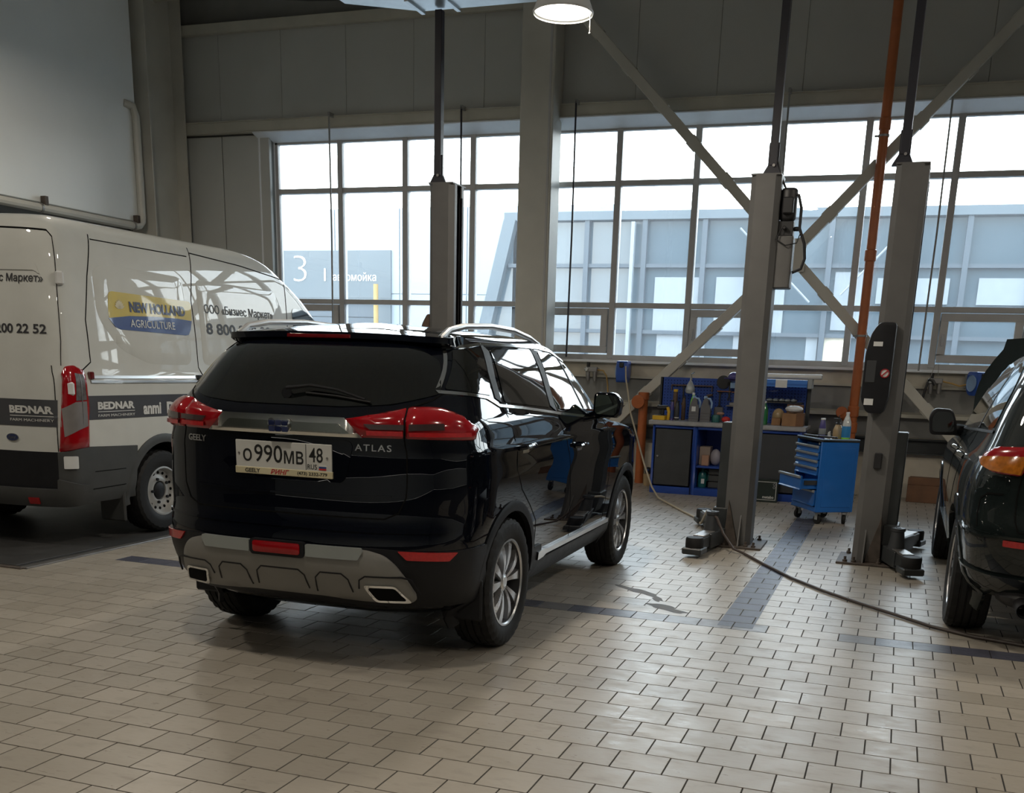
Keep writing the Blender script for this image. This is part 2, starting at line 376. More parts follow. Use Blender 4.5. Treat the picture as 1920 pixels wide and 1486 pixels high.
# floor: joint bed with individually laid tiles
TL, TW, JOINT, TH = 0.2135, 0.1905, 0.0062, 0.012
floor = structure('floor', G().box(X_L - 1.5, X_R, Y_BACK, 16.0, -0.30, -0.003), M['grout'])
def cam_px(p):
    q = Vector(p) - Vector((0, 0, 1.5457874)); z = _f.dot(q)
    if z < 0.2: return None
    return (998.24 + 1904.3 * _r.dot(q) / z, 1193.4 + 1904.3 * _d.dot(q) / z)
tiles = []
PIT_X, PIT_Y = -5.83, 5.609
ROW0 = 4.085
for k in range(-16, 54):
    y0 = ROW0 + k * TW
    if y0 > 14.2: break
    ph = -0.284 if k % 2 == 0 else -0.284 + TL / 2
    i0 = int((-11.2 - ph) / TL); i1 = int((5.5 - ph) / TL)
    for i in range(i0, i1):
        x0 = ph + i * TL; cx, cy = x0 + TL / 2, y0 + TW / 2
        if cx < -11.2: continue
        in_pit = PIT_Y < cy < 12.9
        if in_pit and x0 + TL - JOINT < PIT_X + .01: continue
        xa = max(x0, PIT_X) if in_pit else x0
        px = cam_px((cx, cy, 0))
        if cy < 1.2 or (px is not None and not (-1500 < px[0] < 3400)) and cy > 3.2: continue
        if px is None: px = (-999, 9999)
        seen = 0 < px[0] < 1920 and px[1] < 1480
        blue = 0
        rr = random.random()
        if abs(cy - (ROW0 + 11.5 * TW)) < 0.05:
            if cx > 0.35 or -1.95 < cx < -1.45 or -5.55 < cx < -4.6 or (0.0 < cx < 0.25): blue = 1
            elif -1.45 < cx < -0.6 or (cx > -0.1): blue = 2 if rr < 0.7 else 0
            elif -4.6 < cx < -1.95: blue = 1 if rr < 0.6 else 2
        tiles.append((xa, y0, cx, cy, blue, seen, x0 + TL - JOINT))
tiles.sort(key=lambda t: (not t[5], t[2] ** 2 + t[3] ** 2))
def tile_geo(x0, y0, tone, dz=0.0, tx=0.0, ty=0.0, x1=None):
    x1, y1 = x0 + TL - JOINT if x1 is None else x1, y0 + TW - JOINT; e = 0.0006; zt = dz
    z = lambda x, y: zt + tx * (x - x0 - TL / 2) + ty * (y - y0 - TW / 2)
    vs = [(x0, y0, -TH), (x1, y0, -TH), (x1, y1, -TH), (x0, y1, -TH),
          (x0, y0, z(x0, y0) - 0.0012), (x1, y0, z(x1, y0) - 0.0012), (x1, y1, z(x1, y1) - 0.0012), (x0, y1, z(x0, y1) - 0.0012),
          (x0 + e, y0 + e, z(x0, y0)), (x1 - e, y0 + e, z(x1, y0)), (x1 - e, y1 - e, z(x1, y1)), (x0 + e, y1 - e, z(x0, y1))]
    fs = [(0, 1, 5, 4), (1, 2, 6, 5), (2, 3, 7, 6), (3, 0, 4, 7), (4, 5, 9, 8), (5, 6, 10, 9), (6, 7, 11, 10), (7, 4, 8, 11), (8, 9, 10, 11)]
    return vs, fs
def tone_mesh(name, vs, fs, tones, m):
    me = bpy.data.meshes.new(name); me.from_pydata(vs, [], fs); me.update()
    a = me.attributes.new('tone', 'FLOAT', 'FACE'); a.data.foreach_set('value', tones); me.materials.append(m)
    return me
variants = {}
for b, mm in ((0, 'tile'), (1, 'tile_blue'), (2, 'tile_bluegrey')):
    for t in range(8):
        vs, fs = tile_geo(-TL / 2, -TW / 2, 0, random.uniform(-.0004, .0004), random.uniform(-.0015, .0015), random.uniform(-.0015, .0015))
        variants[b, t] = tone_mesh('tile', vs, fs, [t / 7.0] * len(fs), M[mm])
for x0, y0, cx, cy, b, sn, xe in tiles[:300]:
    link('tile', variants[b, random.randrange(8)], None, floor, (cx, cy, 0.0))
for b, mm, nm in ((0, 'tile', 'tile_field'), (1, 'tile_blue', 'blue_tile_field'), (2, 'tile_bluegrey', 'worn_blue_tile_field')):
    VS = []; FS = []; TN = []
    for x0, y0, cx, cy, bb, sn, xe in tiles[300:]:
        if bb != b: continue
        vs, fs = tile_geo(x0, y0, 0, random.uniform(-.0004, .0004), random.uniform(-.0015, .0015), random.uniform(-.0015, .0015), xe)
        k = len(VS); VS += vs; FS += [tuple(i + k for i in f) for f in fs]; TN += [random.random()] * len(fs)
    if VS:
        o = link(nm, tone_mesh(nm, VS, FS, TN, M[mm]), None, floor); o['kind'] = 'stuff'
# worn painted line over the tiles, broken at every joint
VS = []; FS = []
for x0, y0, cx, cy, bb, sn, xe in tiles:
    a0, a1, b0, b1 = max(x0 + .001, -.915), min(x0 + TL - JOINT - .001, -.695), max(y0 + .001, 6.24), min(y0 + TW - JOINT - .001, 12.4)
    if a1 - a0 < .004 or b1 - b0 < .01: continue
    k = len(VS); VS += [(a0, b0, .0009), (a1, b0, .0009), (a1, b1, .0009), (a0, b1, .0009)]; FS.append((k, k + 1, k + 2, k + 3))
o = mk('floor_marking', G().add(VS, FS), M['line_paint'], floor, smooth=0, recalc=False); o['kind'] = 'stuff'
# plain tiled ground outside the visible tile field (same surface, too far to tell apart)
# sunken steel platform under the van
pit = structure('trim_1', G().box(-11.2, PIT_X, PIT_Y, 12.9, -0.02, -0.001), M['pit_steel'])
mk('edge_rail', G().box(PIT_X - 0.035, PIT_X + 0.03, PIT_Y, 12.9, -0.01, 0.012), M['bare_steel'], pit, bevel=0.004)
mk('edge_rail', G().box(-11.0, PIT_X, PIT_Y - 0.03, PIT_Y + 0.02, -0.01, 0.010), M['rust_plate'], pit, bevel=0.004)
mk('cover_plate', G().box(-7.4, -5.95, PIT_Y + 0.05, 6.55, -0.002, 0.008), M['pit_steel'], pit, bevel=0.003)

# back wall: piers round the window, lower wall, upper panels
T = 0.30
wall = structure('wall_back', G().box(X_L, X_R, WALL_Y + 0.06, WALL_Y + T, WIN_Z1 + 0.02, Z_TOP).box(X_L, WIN_X0, WALL_Y + 0.06, WALL_Y + T, 0, WIN_Z1 + 0.02).box(WIN_X1, X_R, WALL_Y + 0.06, WALL_Y + T, 0, WIN_Z1 + 0.02), M['wall_dark'], smooth=0)
x = X_L + 0.04
while x < 4.5:
    w = 1.075
    mk('panel', G().box(x + 0.002, x + w - 0.002, WALL_Y, WALL_Y + 0.07, 4.93, 6.2 if x < -5.5 else Z_TOP), M['panel'], wall, bevel=0.003)
    x += w
mk('panel', G().box(4.55, X_R, WALL_Y, WALL_Y + 0.07, 4.93, Z_TOP), M['panel'], wall)
mk('panel', G().box(X_L, -10.20, WALL_Y, WALL_Y + 0.07, 0, 4.74), M['panel'], wall, bevel=0.008)
mk('panel', G().box(-10.185, WIN_X0, WALL_Y, WALL_Y + 0.07, 0, 4.74), M['panel'], wall, bevel=0.008)
# reveal (folded sheet) round the window
mk('reveal', G().prism([(WIN_X0 - 0.17, WALL_Y - 0.012), (WIN_X0 + 0.012, WALL_Y + 0.135), (WIN_X0 + 0.012, WALL_Y + 0.16), (WIN_X0 - 0.19, WALL_Y + 0.0)], 'z', WIN_Z0 - 0.02, WIN_Z1 + 0.03), M['sill'], wall, smooth=20)
mk('reveal', G().prism([(WALL_Y - 0.13, 4.745), (WALL_Y + 0.135, 4.648), (WALL_Y + 0.16, 4.66), (WALL_Y - 0.13, 4.76)], 'x', WIN_X0 - 0.2, WIN_X1), M['sill'], wall, smooth=20)
low = structure('wall_sill', G().box(WIN_X0, WIN_X1, WALL_Y, WALL_Y + T, 0, 1.60), M['cream'], smooth=0)
mk('window_sill', G().box(WIN_X0, WIN_X1, WALL_Y - 0.10, WALL_Y + 0.30, 1.60, 1.635), M['sill'], low, bevel=0.006)
mk('cladding', G().box(WIN_X0, WIN_X1, WALL_Y - 0.012, WALL_Y + 0.02, 0.78, 1.42), M['wall_dark'], low)
mk('girt', G().prism([(WALL_Y - 0.13, 1.03), (WALL_Y, 1.03), (WALL_Y, 1.10), (WALL_Y - 0.02, 1.10), (WALL_Y - 0.13, 1.075)], 'x', WIN_X0, WIN_X1), M['girt'], low, smooth=20)
mk('girt', G().box(WIN_X0, WIN_X1, WALL_Y - 0.06, WALL_Y, 1.40, 1.43), M['girt'], low)
mk('channel', G().box(WIN_X0, WIN_X1, WALL_Y - 0.10, WALL_Y, 0.57, 0.59).box(WIN_X0, WIN_X1, WALL_Y - 0.10, WALL_Y, 0.75, 0.77).box(WIN_X0, WIN_X1, WALL_Y - 0.03, WALL_Y, 0.59, 0.75), M['post_dark'], low, smooth=20)

# window: mullions, transoms, casements and panes
win = structure('window_1', G().box(WIN_X0, WIN_X1, WALL_Y + 0.14, WALL_Y + 0.22, WIN_Z0 - 0.03, WIN_Z0 + 0.05).box(WIN_X0, WIN_X1, WALL_Y + 0.14, WALL_Y + 0.22, WIN_Z1 - 0.05, WIN_Z1 + 0.02)
                .box(WIN_X0, WIN_X0 + 0.06, WALL_Y + 0.14, WALL_Y + 0.22, WIN_Z0, WIN_Z1).box(WIN_X1 - 0.06, WIN_X1, WALL_Y + 0.14, WALL_Y + 0.22, WIN_Z0, WIN_Z1), M['alu'], bevel=0.004)
MX = [-9.31 + 1.072 * i for i in range(21)]
TZ = [WIN_Z0 + 0.02, 2.38, 3.965, WIN_Z1 - 0.02]
YM = WALL_Y + 0.13
mul_me = None
for i, mx in enumerate(MX):
    if i == 0: continue
    if mul_me is None:
        o = mk('mullion', G().box(-0.042, 0.042, 0, 0.13, WIN_Z0, WIN_Z1), M['alu'], win, bevel=0.006, loc=(mx, YM, 0)); mul_me = o.data
    else: link('mullion', mul_me, None, win, (mx, YM, 0))
for z in TZ[1:3]:
    mk('transom', G().box(WIN_X0, WIN_X1, YM + 0.006, YM + 0.12, z - 0.035, z + 0.035), M['alu'], win, bevel=0.005)
pane_cache = {}
OPEN = (0, 4, 6, 9, 13, 17)
def casement(x0, x1, z0, z1):
    g = G(); a = 0.095
    g.box(x0, x1, YM - 0.02, YM + 0.07, z0, z0 + a).box(x0, x1, YM - 0.02, YM + 0.07, z1 - a, z1).box(x0, x0 + a, YM - 0.02, YM + 0.07, z0 + a, z1 - a).box(x1 - a, x1, YM - 0.02, YM + 0.07, z0 + a, z1 - a)
    o = mk('casement', g, M['alu'], win, bevel=0.006)
    mk('handle', G().box(x0 + 0.03, x0 + 0.06, YM - 0.035, YM - 0.02, (z0 + z1) / 2 - 0.05, (z0 + z1) / 2 + 0.05).box(x0 + 0.035, x0 + 0.055, YM - 0.065, YM - 0.035, (z0 + z1) / 2 - 0.10, (z0 + z1) / 2 + 0.02), M['alu'], o, bevel=0.006)
for i in range(len(MX) - 1):
    for j in range(3):
        h = round(TZ[j + 1] - TZ[j], 4)
        if h not in pane_cache:
            o = mk('pane', G().box(0, 1.07, 0, 0.008, 0, h), M['pane'], win, smooth=0, loc=(MX[i], YM + 0.05, TZ[j])); pane_cache[h] = o.data
        else: link('pane', pane_cache[h], None, win, (MX[i], YM + 0.05, TZ[j]))
        if j == 0 and i in OPEN: casement(MX[i] + 0.05, MX[i] + 1.02, TZ[0] + 0.05, TZ[1] - 0.045)

# other walls and ceiling
wl = structure('wall_left', G().box(X_L - 0.3, X_L, Y_BACK, WALL_Y + 0.3, 0, Z_TOP), M['wall_dark'], smooth=0)
lp = mk('panel', G().box(X_L + 0.02, X_L + 0.42, 4.0, 13.28, 3.38, Z_TOP), M['panel_white'], wl, bevel=0.01)
mk('panel', G().box(X_L, X_L + 0.05, 1.0, 13.0, 0.0, 3.2), M['panel'], wl)
structure('wall_right', G().box(X_R, X_R + 0.3, Y_BACK, WALL_Y + 0.3, 0, Z_TOP), M['panel_white'], smooth=0)
structure('wall_front', G().box(X_L, X_R, Y_BACK - 0.3, Y_BACK, 0, Z_TOP), M['panel_white'], smooth=0)
structure('ceiling', G().box(X_L - 0.3, X_R + 0.3, Y_BACK - 0.3, WALL_Y + 0.3, Z_TOP, Z_TOP + 0.25), M['ceiling'], smooth=0)

# girts and purlins on the inside of the back wall
o = structure('steel_beam', G().box(X_L + 0.1, -5.24, WALL_Y - 0.10, WALL_Y, 4.76, 4.93).box(X_L + 0.1, -5.24, WALL_Y - 0.12, WALL_Y - 0.10, 4.765, 4.78).box(X_L + 0.1, -5.24, WALL_Y - 0.12, WALL_Y - 0.10, 4.91, 4.925), M['girt'], bevel=0.004)
structure('steel_beam', G().box(-4.77, X_R, WALL_Y - 0.10, WALL_Y, 4.76, 4.93).box(-4.77, X_R, WALL_Y - 0.12, WALL_Y - 0.10, 4.765, 4.78).box(-4.77, X_R, WALL_Y - 0.12, WALL_Y - 0.10, 4.91, 4.925), M['girt'], bevel=0.004)
structure('steel_beam', G().box(X_L + 0.1, -5.24, WALL_Y - 0.09, WALL_Y, 6.12, 6.26), M['girt'], bevel=0.006)
structure('steel_beam', G().tube([(-10.95, 13.9, 6.52), (-5.5, 13.9, 6.62)], 0.05, 10), M['girt'])
for k, sag in enumerate((.16, .30)):
    tag(mk('slack_cable', G().tube([(-9.9 + 4.4 * i / 12, 14.1 - .05 * k, 6.62 - sag * 4 * (i / 12) * (1 - i / 12) + .04 * i / 12) for i in range(13)], .012, 6), M['cable']), ('upper dark cable sagging at the top left of the back wall', 'lower dark cable sagging at the top left of the back wall')[k], 'cable', 'sagging cables')

# main columns (box section with a fine joint) and the corner H column
def column(x):
    g = G().box(x - 0.235, x + 0.235, WALL_Y - 0.40, WALL_Y - 0.02, 0, Z_TOP)
    o = structure('steel_column', g, M['steel_cream'], bevel=0.015)
    mk('base_plate', G().box(x - 0.33, x + 0.33, WALL_Y - 0.48, WALL_Y - 0.01, 0, 0.03), M['steel_cream'], o, bevel=0.005)
    mk('cover_strip', G().box(x + 0.17, x + 0.20, WALL_Y - 0.406, WALL_Y - 0.40, 0, Z_TOP), M['alu'], o)
    return o
column(-4.97); column(2.03); column(9.0)
hx = -11.05
o = structure('corner_column', G().box(hx + 0.10, hx + 0.125, 13.42, 14.22, 0, Z_TOP).box(hx - 0.15, hx + 0.32, 13.40, 13.425, 0, Z_TOP).box(hx - 0.15, hx + 0.32, 14.2, 14.225, 0, Z_TOP), M['steel_cream'], bevel=0.003)
mk('corner_flashing', G().box(X_L, -11.02, WALL_Y - 0.06, WALL_Y, 0, 4.74), M['alu'], o)

# diagonal wind braces (angle sections) crossing in front of the window
def brace(p0, p1, wid=0.125):
    p0, p1 = Vector(p0), Vector(p1); t = (p1 - p0).normalized(); nrm = Vector((0, -1, 0)); s = t.cross(nrm).normalized()
    g = G(); L = (p1 - p0).length
    mtx = Matrix(((t.x, s.x, nrm.x, p0.x), (t.y, s.y, nrm.y, p0.y), (t.z, s.z, nrm.z, p0.z), (0, 0, 0, 1)))
    g.box(0, L, -wid / 2, wid / 2, 0, 0.10, mtx)
    o = structure('wind_brace', g, M['steel_cream'], bevel=0.006)
    n = 7
    for k in range(1, n):
        d = L * k / n
        mk('batten', G().box(d - 0.07, d + 0.07, -wid / 2 - 0.012, wid / 2 + 0.012, -0.005, 0.085, mtx), M['steel_cream'], o, bevel=0.004)
    return o
YB = 14.10
brace((-4.66, YB, 6.16), (-1.50, YB, 2.98)); brace((-1.50, YB, 2.98), (1.75, YB, -0.25))
brace((-1.55, YB - 0.02, 2.95), (1.75, YB - 0.02, 6.55)); brace((-4.62, YB - 0.02, -0.10), (-1.52, YB - 0.02, 2.96))
o = structure('brace_gusset', G().box(-1.72, -1.32, YB - 0.14, YB - 0.115, 2.78, 3.18), M['steel_cream'], bevel=0.004)

# pipe along the lower edge of the white panel, rising at its end
pipe = tag(mk('pipe', G().tube([(-10.82, 5.0, 3.305)] + [(-10.82, 5.0 + 8.05 * i / 6, 3.305) for i in range(1, 7)] + [(-10.82, 13.14, 3.33), (-10.82, 13.2, 3.39), (-10.82, 13.21, 3.47), (-10.82, 13.21, 4.80), (-10.84, 13.18, 4.93), (-10.9, 13.05, 4.95)], 0.055, 10), M['steel_cream']),
    'pale grey pipe running under the white wall panel and up beside the corner column', 'pipe')
for y in (9.2, 11.25, 13.0):
    mk('clamp', G().lathe([(0.056, -0.015), (0.066, -0.015), (0.066, 0.015), (0.056, 0.015)], 12, (-10.82, y, 3.305), 'y'), M['bare_steel'], pipe)
    mk('bracket', G().box(-10.86, -10.78, y + 0.06, y + 0.12, 3.35, 3.46), M['rust_plate'], pipe, bevel=0.004)

# ------------------------------------------------------------------ outside
structure('ground', G().box(-70, 60, 14.7, 120, -0.35, -0.12), M['asphalt'], smooth=0)
fac = structure('exterior_facade', G().box(-45, -9.8, 36.0, 37.0, -0.2, 6.9), M['facade'], smooth=0)
for k in range(13):
    mk('facade_panel', G().box(-45 + 2.7 * k + 0.02, -45 + 2.7 * (k + 1) - 0.02, 35.95, 36.02, -0.2, 3.9), M['facade'], fac)
    mk('facade_panel', G().box(-45 + 2.7 * k + 0.02, -45 + 2.7 * (k + 1) - 0.02, 35.95, 36.02, 3.93, 6.9), M['facade'], fac)
sign = empty('wash_sign', (-20.75, 35.9, 0), 0, 'large grey entrance sign with white 3 on the pale building outside', 'sign')
mk('sign_board', G().box(-2.42, 2.42, -0.02, 0.06, 3.75, 5.44), M['facade_sign'], sign)
f0 = flat_fn((0, -0.02, 0), (1, 0, 0), (0, 0, 1), (0, -1, 0))
lettering('sign_digit', '3', lambda u, v, d: f0(u - 1.72, v + 4.33, d), M['print_white'], sign, h=0.93, w=0.56, bold=-0.025, th=0.02, off=0.0)
mk('sign_bar', G().box(-0.39, -0.33, -0.05, -0.01, 4.35, 4.80), M['print_white'], sign)
lettering('sign_lettering', 'автомойка', lambda u, v, d: f0(u - 0.02, v + 4.36, d), M['print_white'], sign, w=1.83, h=0.30, bold=0.0, th=0.02, off=0.0)
gate = structure('door_1', G().box(-23.17, -18.33, 35.85, 35.93, -0.1, 3.74), M['facade_sign'], smooth=0)
for k in range(7): mk('door_panel', G().box(-23.0, -18.95, 35.80, 35.86, 0.05 + 0.5 * k, 0.53 + 0.5 * k), M['pav_dark'], gate, bevel=0.02)
tag(mk('bollard', G().cyl((-18.6, 35.2, -0.1), (-18.6, 35.2, 4.2), 0.09, seg=12), M['yellow_post'], None), 'yellow post standing at the entrance outside below the grey sign', 'post')
# glazed pavilion with a slanting end frame
pav = structure('exterior_pavilion', G().box(-11.3, 14, 30.05, 30.3, -0.2, 5.55), M['pav_glass'], smooth=0)
mk('fascia', G().box(-11.52, 14, 29.8, 30.4, 5.57, 5.80), M['pav_frame'], pav)
mk('end_frame', G().prism([(-12.95, -0.2), (-12.55, -0.2), (-11.15, 5.6), (-11.52, 5.6)], 'y', 29.75, 30.2), M['pav_frame'], pav)
mk('end_glazing', G().prism([(-12.55, -0.2), (-11.0, -0.2), (-11.0, 5.6), (-11.15, 5.6)], 'y', 30.05, 30.2), M['pav_glass'], pav)
for k in range(15):
    mk('mullion', G().box(-8.99 + 1.70 * k - 0.07, -8.99 + 1.70 * k + 0.07, 29.85, 30.06, -0.2, 5.6), M['pav_dark'], pav)
for z in (1.55, 2.55, 4.35): mk('transom', G().box(-12.2 if z < 4 else -11.4, 14, 29.9, 30.06, z - 0.05, z + 0.05), M['pav_dark'], pav)
for x0, x1, z0, z1 in ((-6.95, -5.55, 2.6, 4.05), (-5.2, -3.3, 2.6, 4.06), (-2.0, -1.25, 2.7, 4.2), (-0.9, 0.9, 3.4, 4.05), (1.6, 3.0, 3.4, 4.06)):
    mk('far_pane', G().box(x0, x1, 30.0, 30.055, z0, z1), M['pav_light'], pav)
for x0, x1 in ((-6.8, -6.05), (-5.9, -5.4), (-4.6, -3.9), (-2.6, -2.3)):
    mk('far_pane', G().box(x0, x1, 30.0, 30.055, 1.0, 2.5), M['pav_light'], pav)
mk('far_pane', G().box(-2.2, -1.5, 30.0, 30.055, 1.0, 2.5), M['warm_wood'], pav)
for x in (-7.6, -4.35, -0.2): mk('pale_post', G().box(x - 0.05, x + 0.05, 29.7, 29.85, -0.2, 5.5), M['pav_light'], pav)
for x0, z0, x1, z1 in ((-4.6, 5.3, -2.6, 3.4), (-0.3, 5.3, -1.8, 3.6)):
    mk('diagonal_rod', G().tube([(x0, 29.75, z0), (x1, 29.75, z1)], 0.03, 6), M['pav_light'], pav)
structure('low_wall', G().box(0.2, 20, 22.0, 24.0, -0.2, 1.35), M['facade'], smooth=0)
# ------------------------------------------------------------------ vehicle body surfaces
def pchip(pts):
    xs=[p[0] for p in pts]; ys=[p[1] for p in pts]; n=len(xs)
    h=[xs[i+1]-xs[i] for i in range(n-1)]; dl=[(ys[i+1]-ys[i])/h[i] for i in range(n-1)]
    m=[0.0]*n; m[0]=dl[0]; m[-1]=dl[-1]
    for i in range(1,n-1):
        if dl[i-1]*dl[i]>0:
            w1=2*h[i]+h[i-1]; w2=h[i]+2*h[i-1]
            m[i]=(w1+w2)/(w1/dl[i-1]+w2/dl[i])
    def f(x):
        if x<=xs[0]: return ys[0]
        if x>=xs[-1]: return ys[-1]
        i=0
        while x>xs[i+1]: i+=1
        t=(x-xs[i])/h[i]; t2=t*t; t3=t2*t
        return (2*t3-3*t2+1)*ys[i]+(t3-2*t2+t)*h[i]*m[i]+(-2*t3+3*t2)*ys[i+1]+(t3-t2)*h[i]*m[i+1]
    return f
class Body:
    def s_of(s,y,z,x=0):
        e=min(1,abs(y)/(s.W(z)*s.T(x))); a=math.asin(e**(s.n0/2)); return a/(math.pi/2)
    def S(s,u,z):      # signed wrap: u>0 right side, |u|=1 end of rear curve, beyond runs forward in metres
        a=abs(u); sg=-1 if u>0 else 1; x0=s.X0(z); d0=s.D(z)[0]
        if a<=1:
            e=math.sin(a*math.pi/2)**(2/s.n0); c=math.cos(a*math.pi/2)**(2/s.n0)
            x=x0+d0*(1-c)
        else: e=1;x=x0+d0+(a-1)
        return (x,sg*s.W(z)*s.T(x)*e,z)
    def __init__(s,X0,XF,W,taper,D0,DF,n0=2.6,nf=2.4):
        s.X0=pchip(X0); s.XF=pchip(XF); s.W=pchip(W); s.T=pchip(taper)
        s.D0=D0 if callable(D0) else (lambda z:D0); s.DF=DF if callable(DF) else (lambda z:DF); s.n0=n0; s.nf=nf
    def D(s,z):
        L=s.XF(z)-s.X0(z); return min(s.D0(z),.45*L),min(s.DF(z),.45*L)
    def side(s,x,z):   # half width at (x,z)
        w=s.W(z)*s.T(x); x0=s.X0(z); xf=s.XF(z); d0,df=s.D(z)
        if x<x0+d0:
            t=min(1,(x0+d0-x)/d0); return w*(1-t**s.n0)**(1/s.n0)
        if x>xf-df:
            t=min(1,(x-xf+df)/df); return w*(1-t**s.nf)**(1/s.nf)
        return w
    def rear(s,y,z):
        x0=s.X0(z); d0=s.D(z)[0]; x=x0
        for _ in range(3):
            eta=min(1,abs(y)/(s.W(z)*s.T(x))); x=x0+d0*(1-(1-eta**s.n0)**(1/s.n0))
        return x
    def outline(s,z,m=14,k=20):  # right half outline, rear centre -> front centre: list of (x, halfwidth)
        x0=s.X0(z); xf=s.XF(z); d0,df=s.D(z); pts=[]
        for i in range(m):
            a=math.pi/2*i/m; e=math.sin(a)**(2/s.n0) ; c=math.cos(a)**(2/s.n0)
            x=x0+d0*(1-c); pts.append((x,s.W(z)*s.T(x)*e))
        for i in range(k+1):
            x=x0+d0+(xf-df-x0-d0)*i/k; pts.append((x,s.W(z)*s.T(x)))
        for i in range(m-1,-1,-1):
            a=math.pi/2*i/m; e=math.sin(a)**(2/s.nf); c=math.cos(a)**(2/s.nf)
            x=xf-df*(1-c); pts.append((x,s.W(z)*s.T(x)*e))
        return pts
ATLAS=Body(
 X0=[(.27,-.60),(.33,-.72),(.40,-.80),(.50,-.86),(.60,-.885),(.68,-.885),(.73,-.87),(.79,-.85),(.86,-.848),(1.0,-.842),(1.18,-.842),(1.255,-.843),(1.29,-.815),(1.36,-.75),(1.643,-.43),(1.69,-.27),(1.74,.1)],
 XF=[(.27,3.45),(.35,3.55),(.5,3.6),(.8,3.6),(.95,3.54),(1.02,3.42),(1.08,3.15),(1.13,2.75),(1.17,2.35),(1.21,2.15),(1.3,2.02),(1.45,1.86),(1.6,1.68),(1.66,1.55),(1.70,1.25),(1.74,.7)],
 W=[(.27,.80),(.33,.86),(.45,.885),(.60,.90),(.80,.91),(.95,.915),(1.05,.91),(1.10,.91),(1.15,.895),(1.25,.87),(1.30,.845),(1.36,.815),(1.50,.745),(1.60,.685),(1.65,.645),(1.69,.575),(1.715,.47),(1.74,.12)],
 taper=[(-.9,.955),(-.3,.985),(.5,1.0),(1.8,1.0),(2.7,1.0),(3.1,.99),(3.6,.94)],
 D0=lambda z:.50 if z<1.25 else .50,DF=lambda z:.75 if z<.95 else (.25 if z>1.15 else .75-.5*(z-.95)/.2),n0=2.9)

VAN=Body(
 X0=[(.35,-1.16),(.42,-1.21),(.8,-1.21),(1.0,-1.21),(1.5,-1.20),(2.2,-1.13),(2.45,-1.07),(2.53,-.98),(2.56,-.6)],
 XF=[(.35,4.2),(.5,4.3),(.8,4.3),(1.0,4.2),(1.2,3.95),(1.35,3.6),(1.6,3.3),(1.9,2.95),(2.1,2.7),(2.3,2.35),(2.45,2.05),(2.53,1.7),(2.56,1.2)],
 W=[(.35,.96),(.45,1.0),(.8,1.02),(1.3,1.03),(1.36,1.015),(1.7,.995),(2.0,.965),(2.3,.92),(2.42,.88),(2.5,.80),(2.54,.66),(2.56,.3)],
 taper=[(-1.2,.985),(-.5,1.0),(2.2,1.0),(3.3,.98),(4.3,.90)],
 D0=.20,DF=lambda z:.5 if z<1.3 else .35,n0=2.6)
GRN=Body(
 X0=[(.32,-.70),(.42,-.82),(.52,-.90),(.62,-.95),(.72,-.96),(.80,-.93),(.88,-.90),(1.0,-.89),(1.15,-.88),(1.24,-.84),(1.66,-.50),(1.73,-.25),(1.78,.2)],
 XF=[(.32,3.5),(.4,3.6),(.6,3.68),(.8,3.6),(.92,3.4),(1.0,3.0),(1.08,2.55),(1.12,2.3),(1.27,2.05),(1.64,1.35),(1.72,1.0),(1.78,.6)],
 W=[(.32,.84),(.4,.89),(.55,.92),(.75,.945),(.9,.94),(1.0,.925),(1.08,.90),(1.15,.865),(1.33,.80),(1.54,.71),(1.65,.65),(1.72,.57),(1.76,.4),(1.78,.15)],
 taper=[(-.95,.93),(-.3,.98),(.4,1.0),(2.0,.99),(2.7,.985),(3.68,.9)],
 D0=.5,DF=lambda z:.7 if z<.95 else .3,n0=2.6)
def sh_steps(B, z0, z1, n_low, n_high, zb):
    a = [z0 + (zb - z0) * i / n_low for i in range(n_low)]
    b = [zb + (z1 - zb) * (1 - (1 - i / n_high) ** 1.6) for i in range(n_high + 1)]
    return a + b
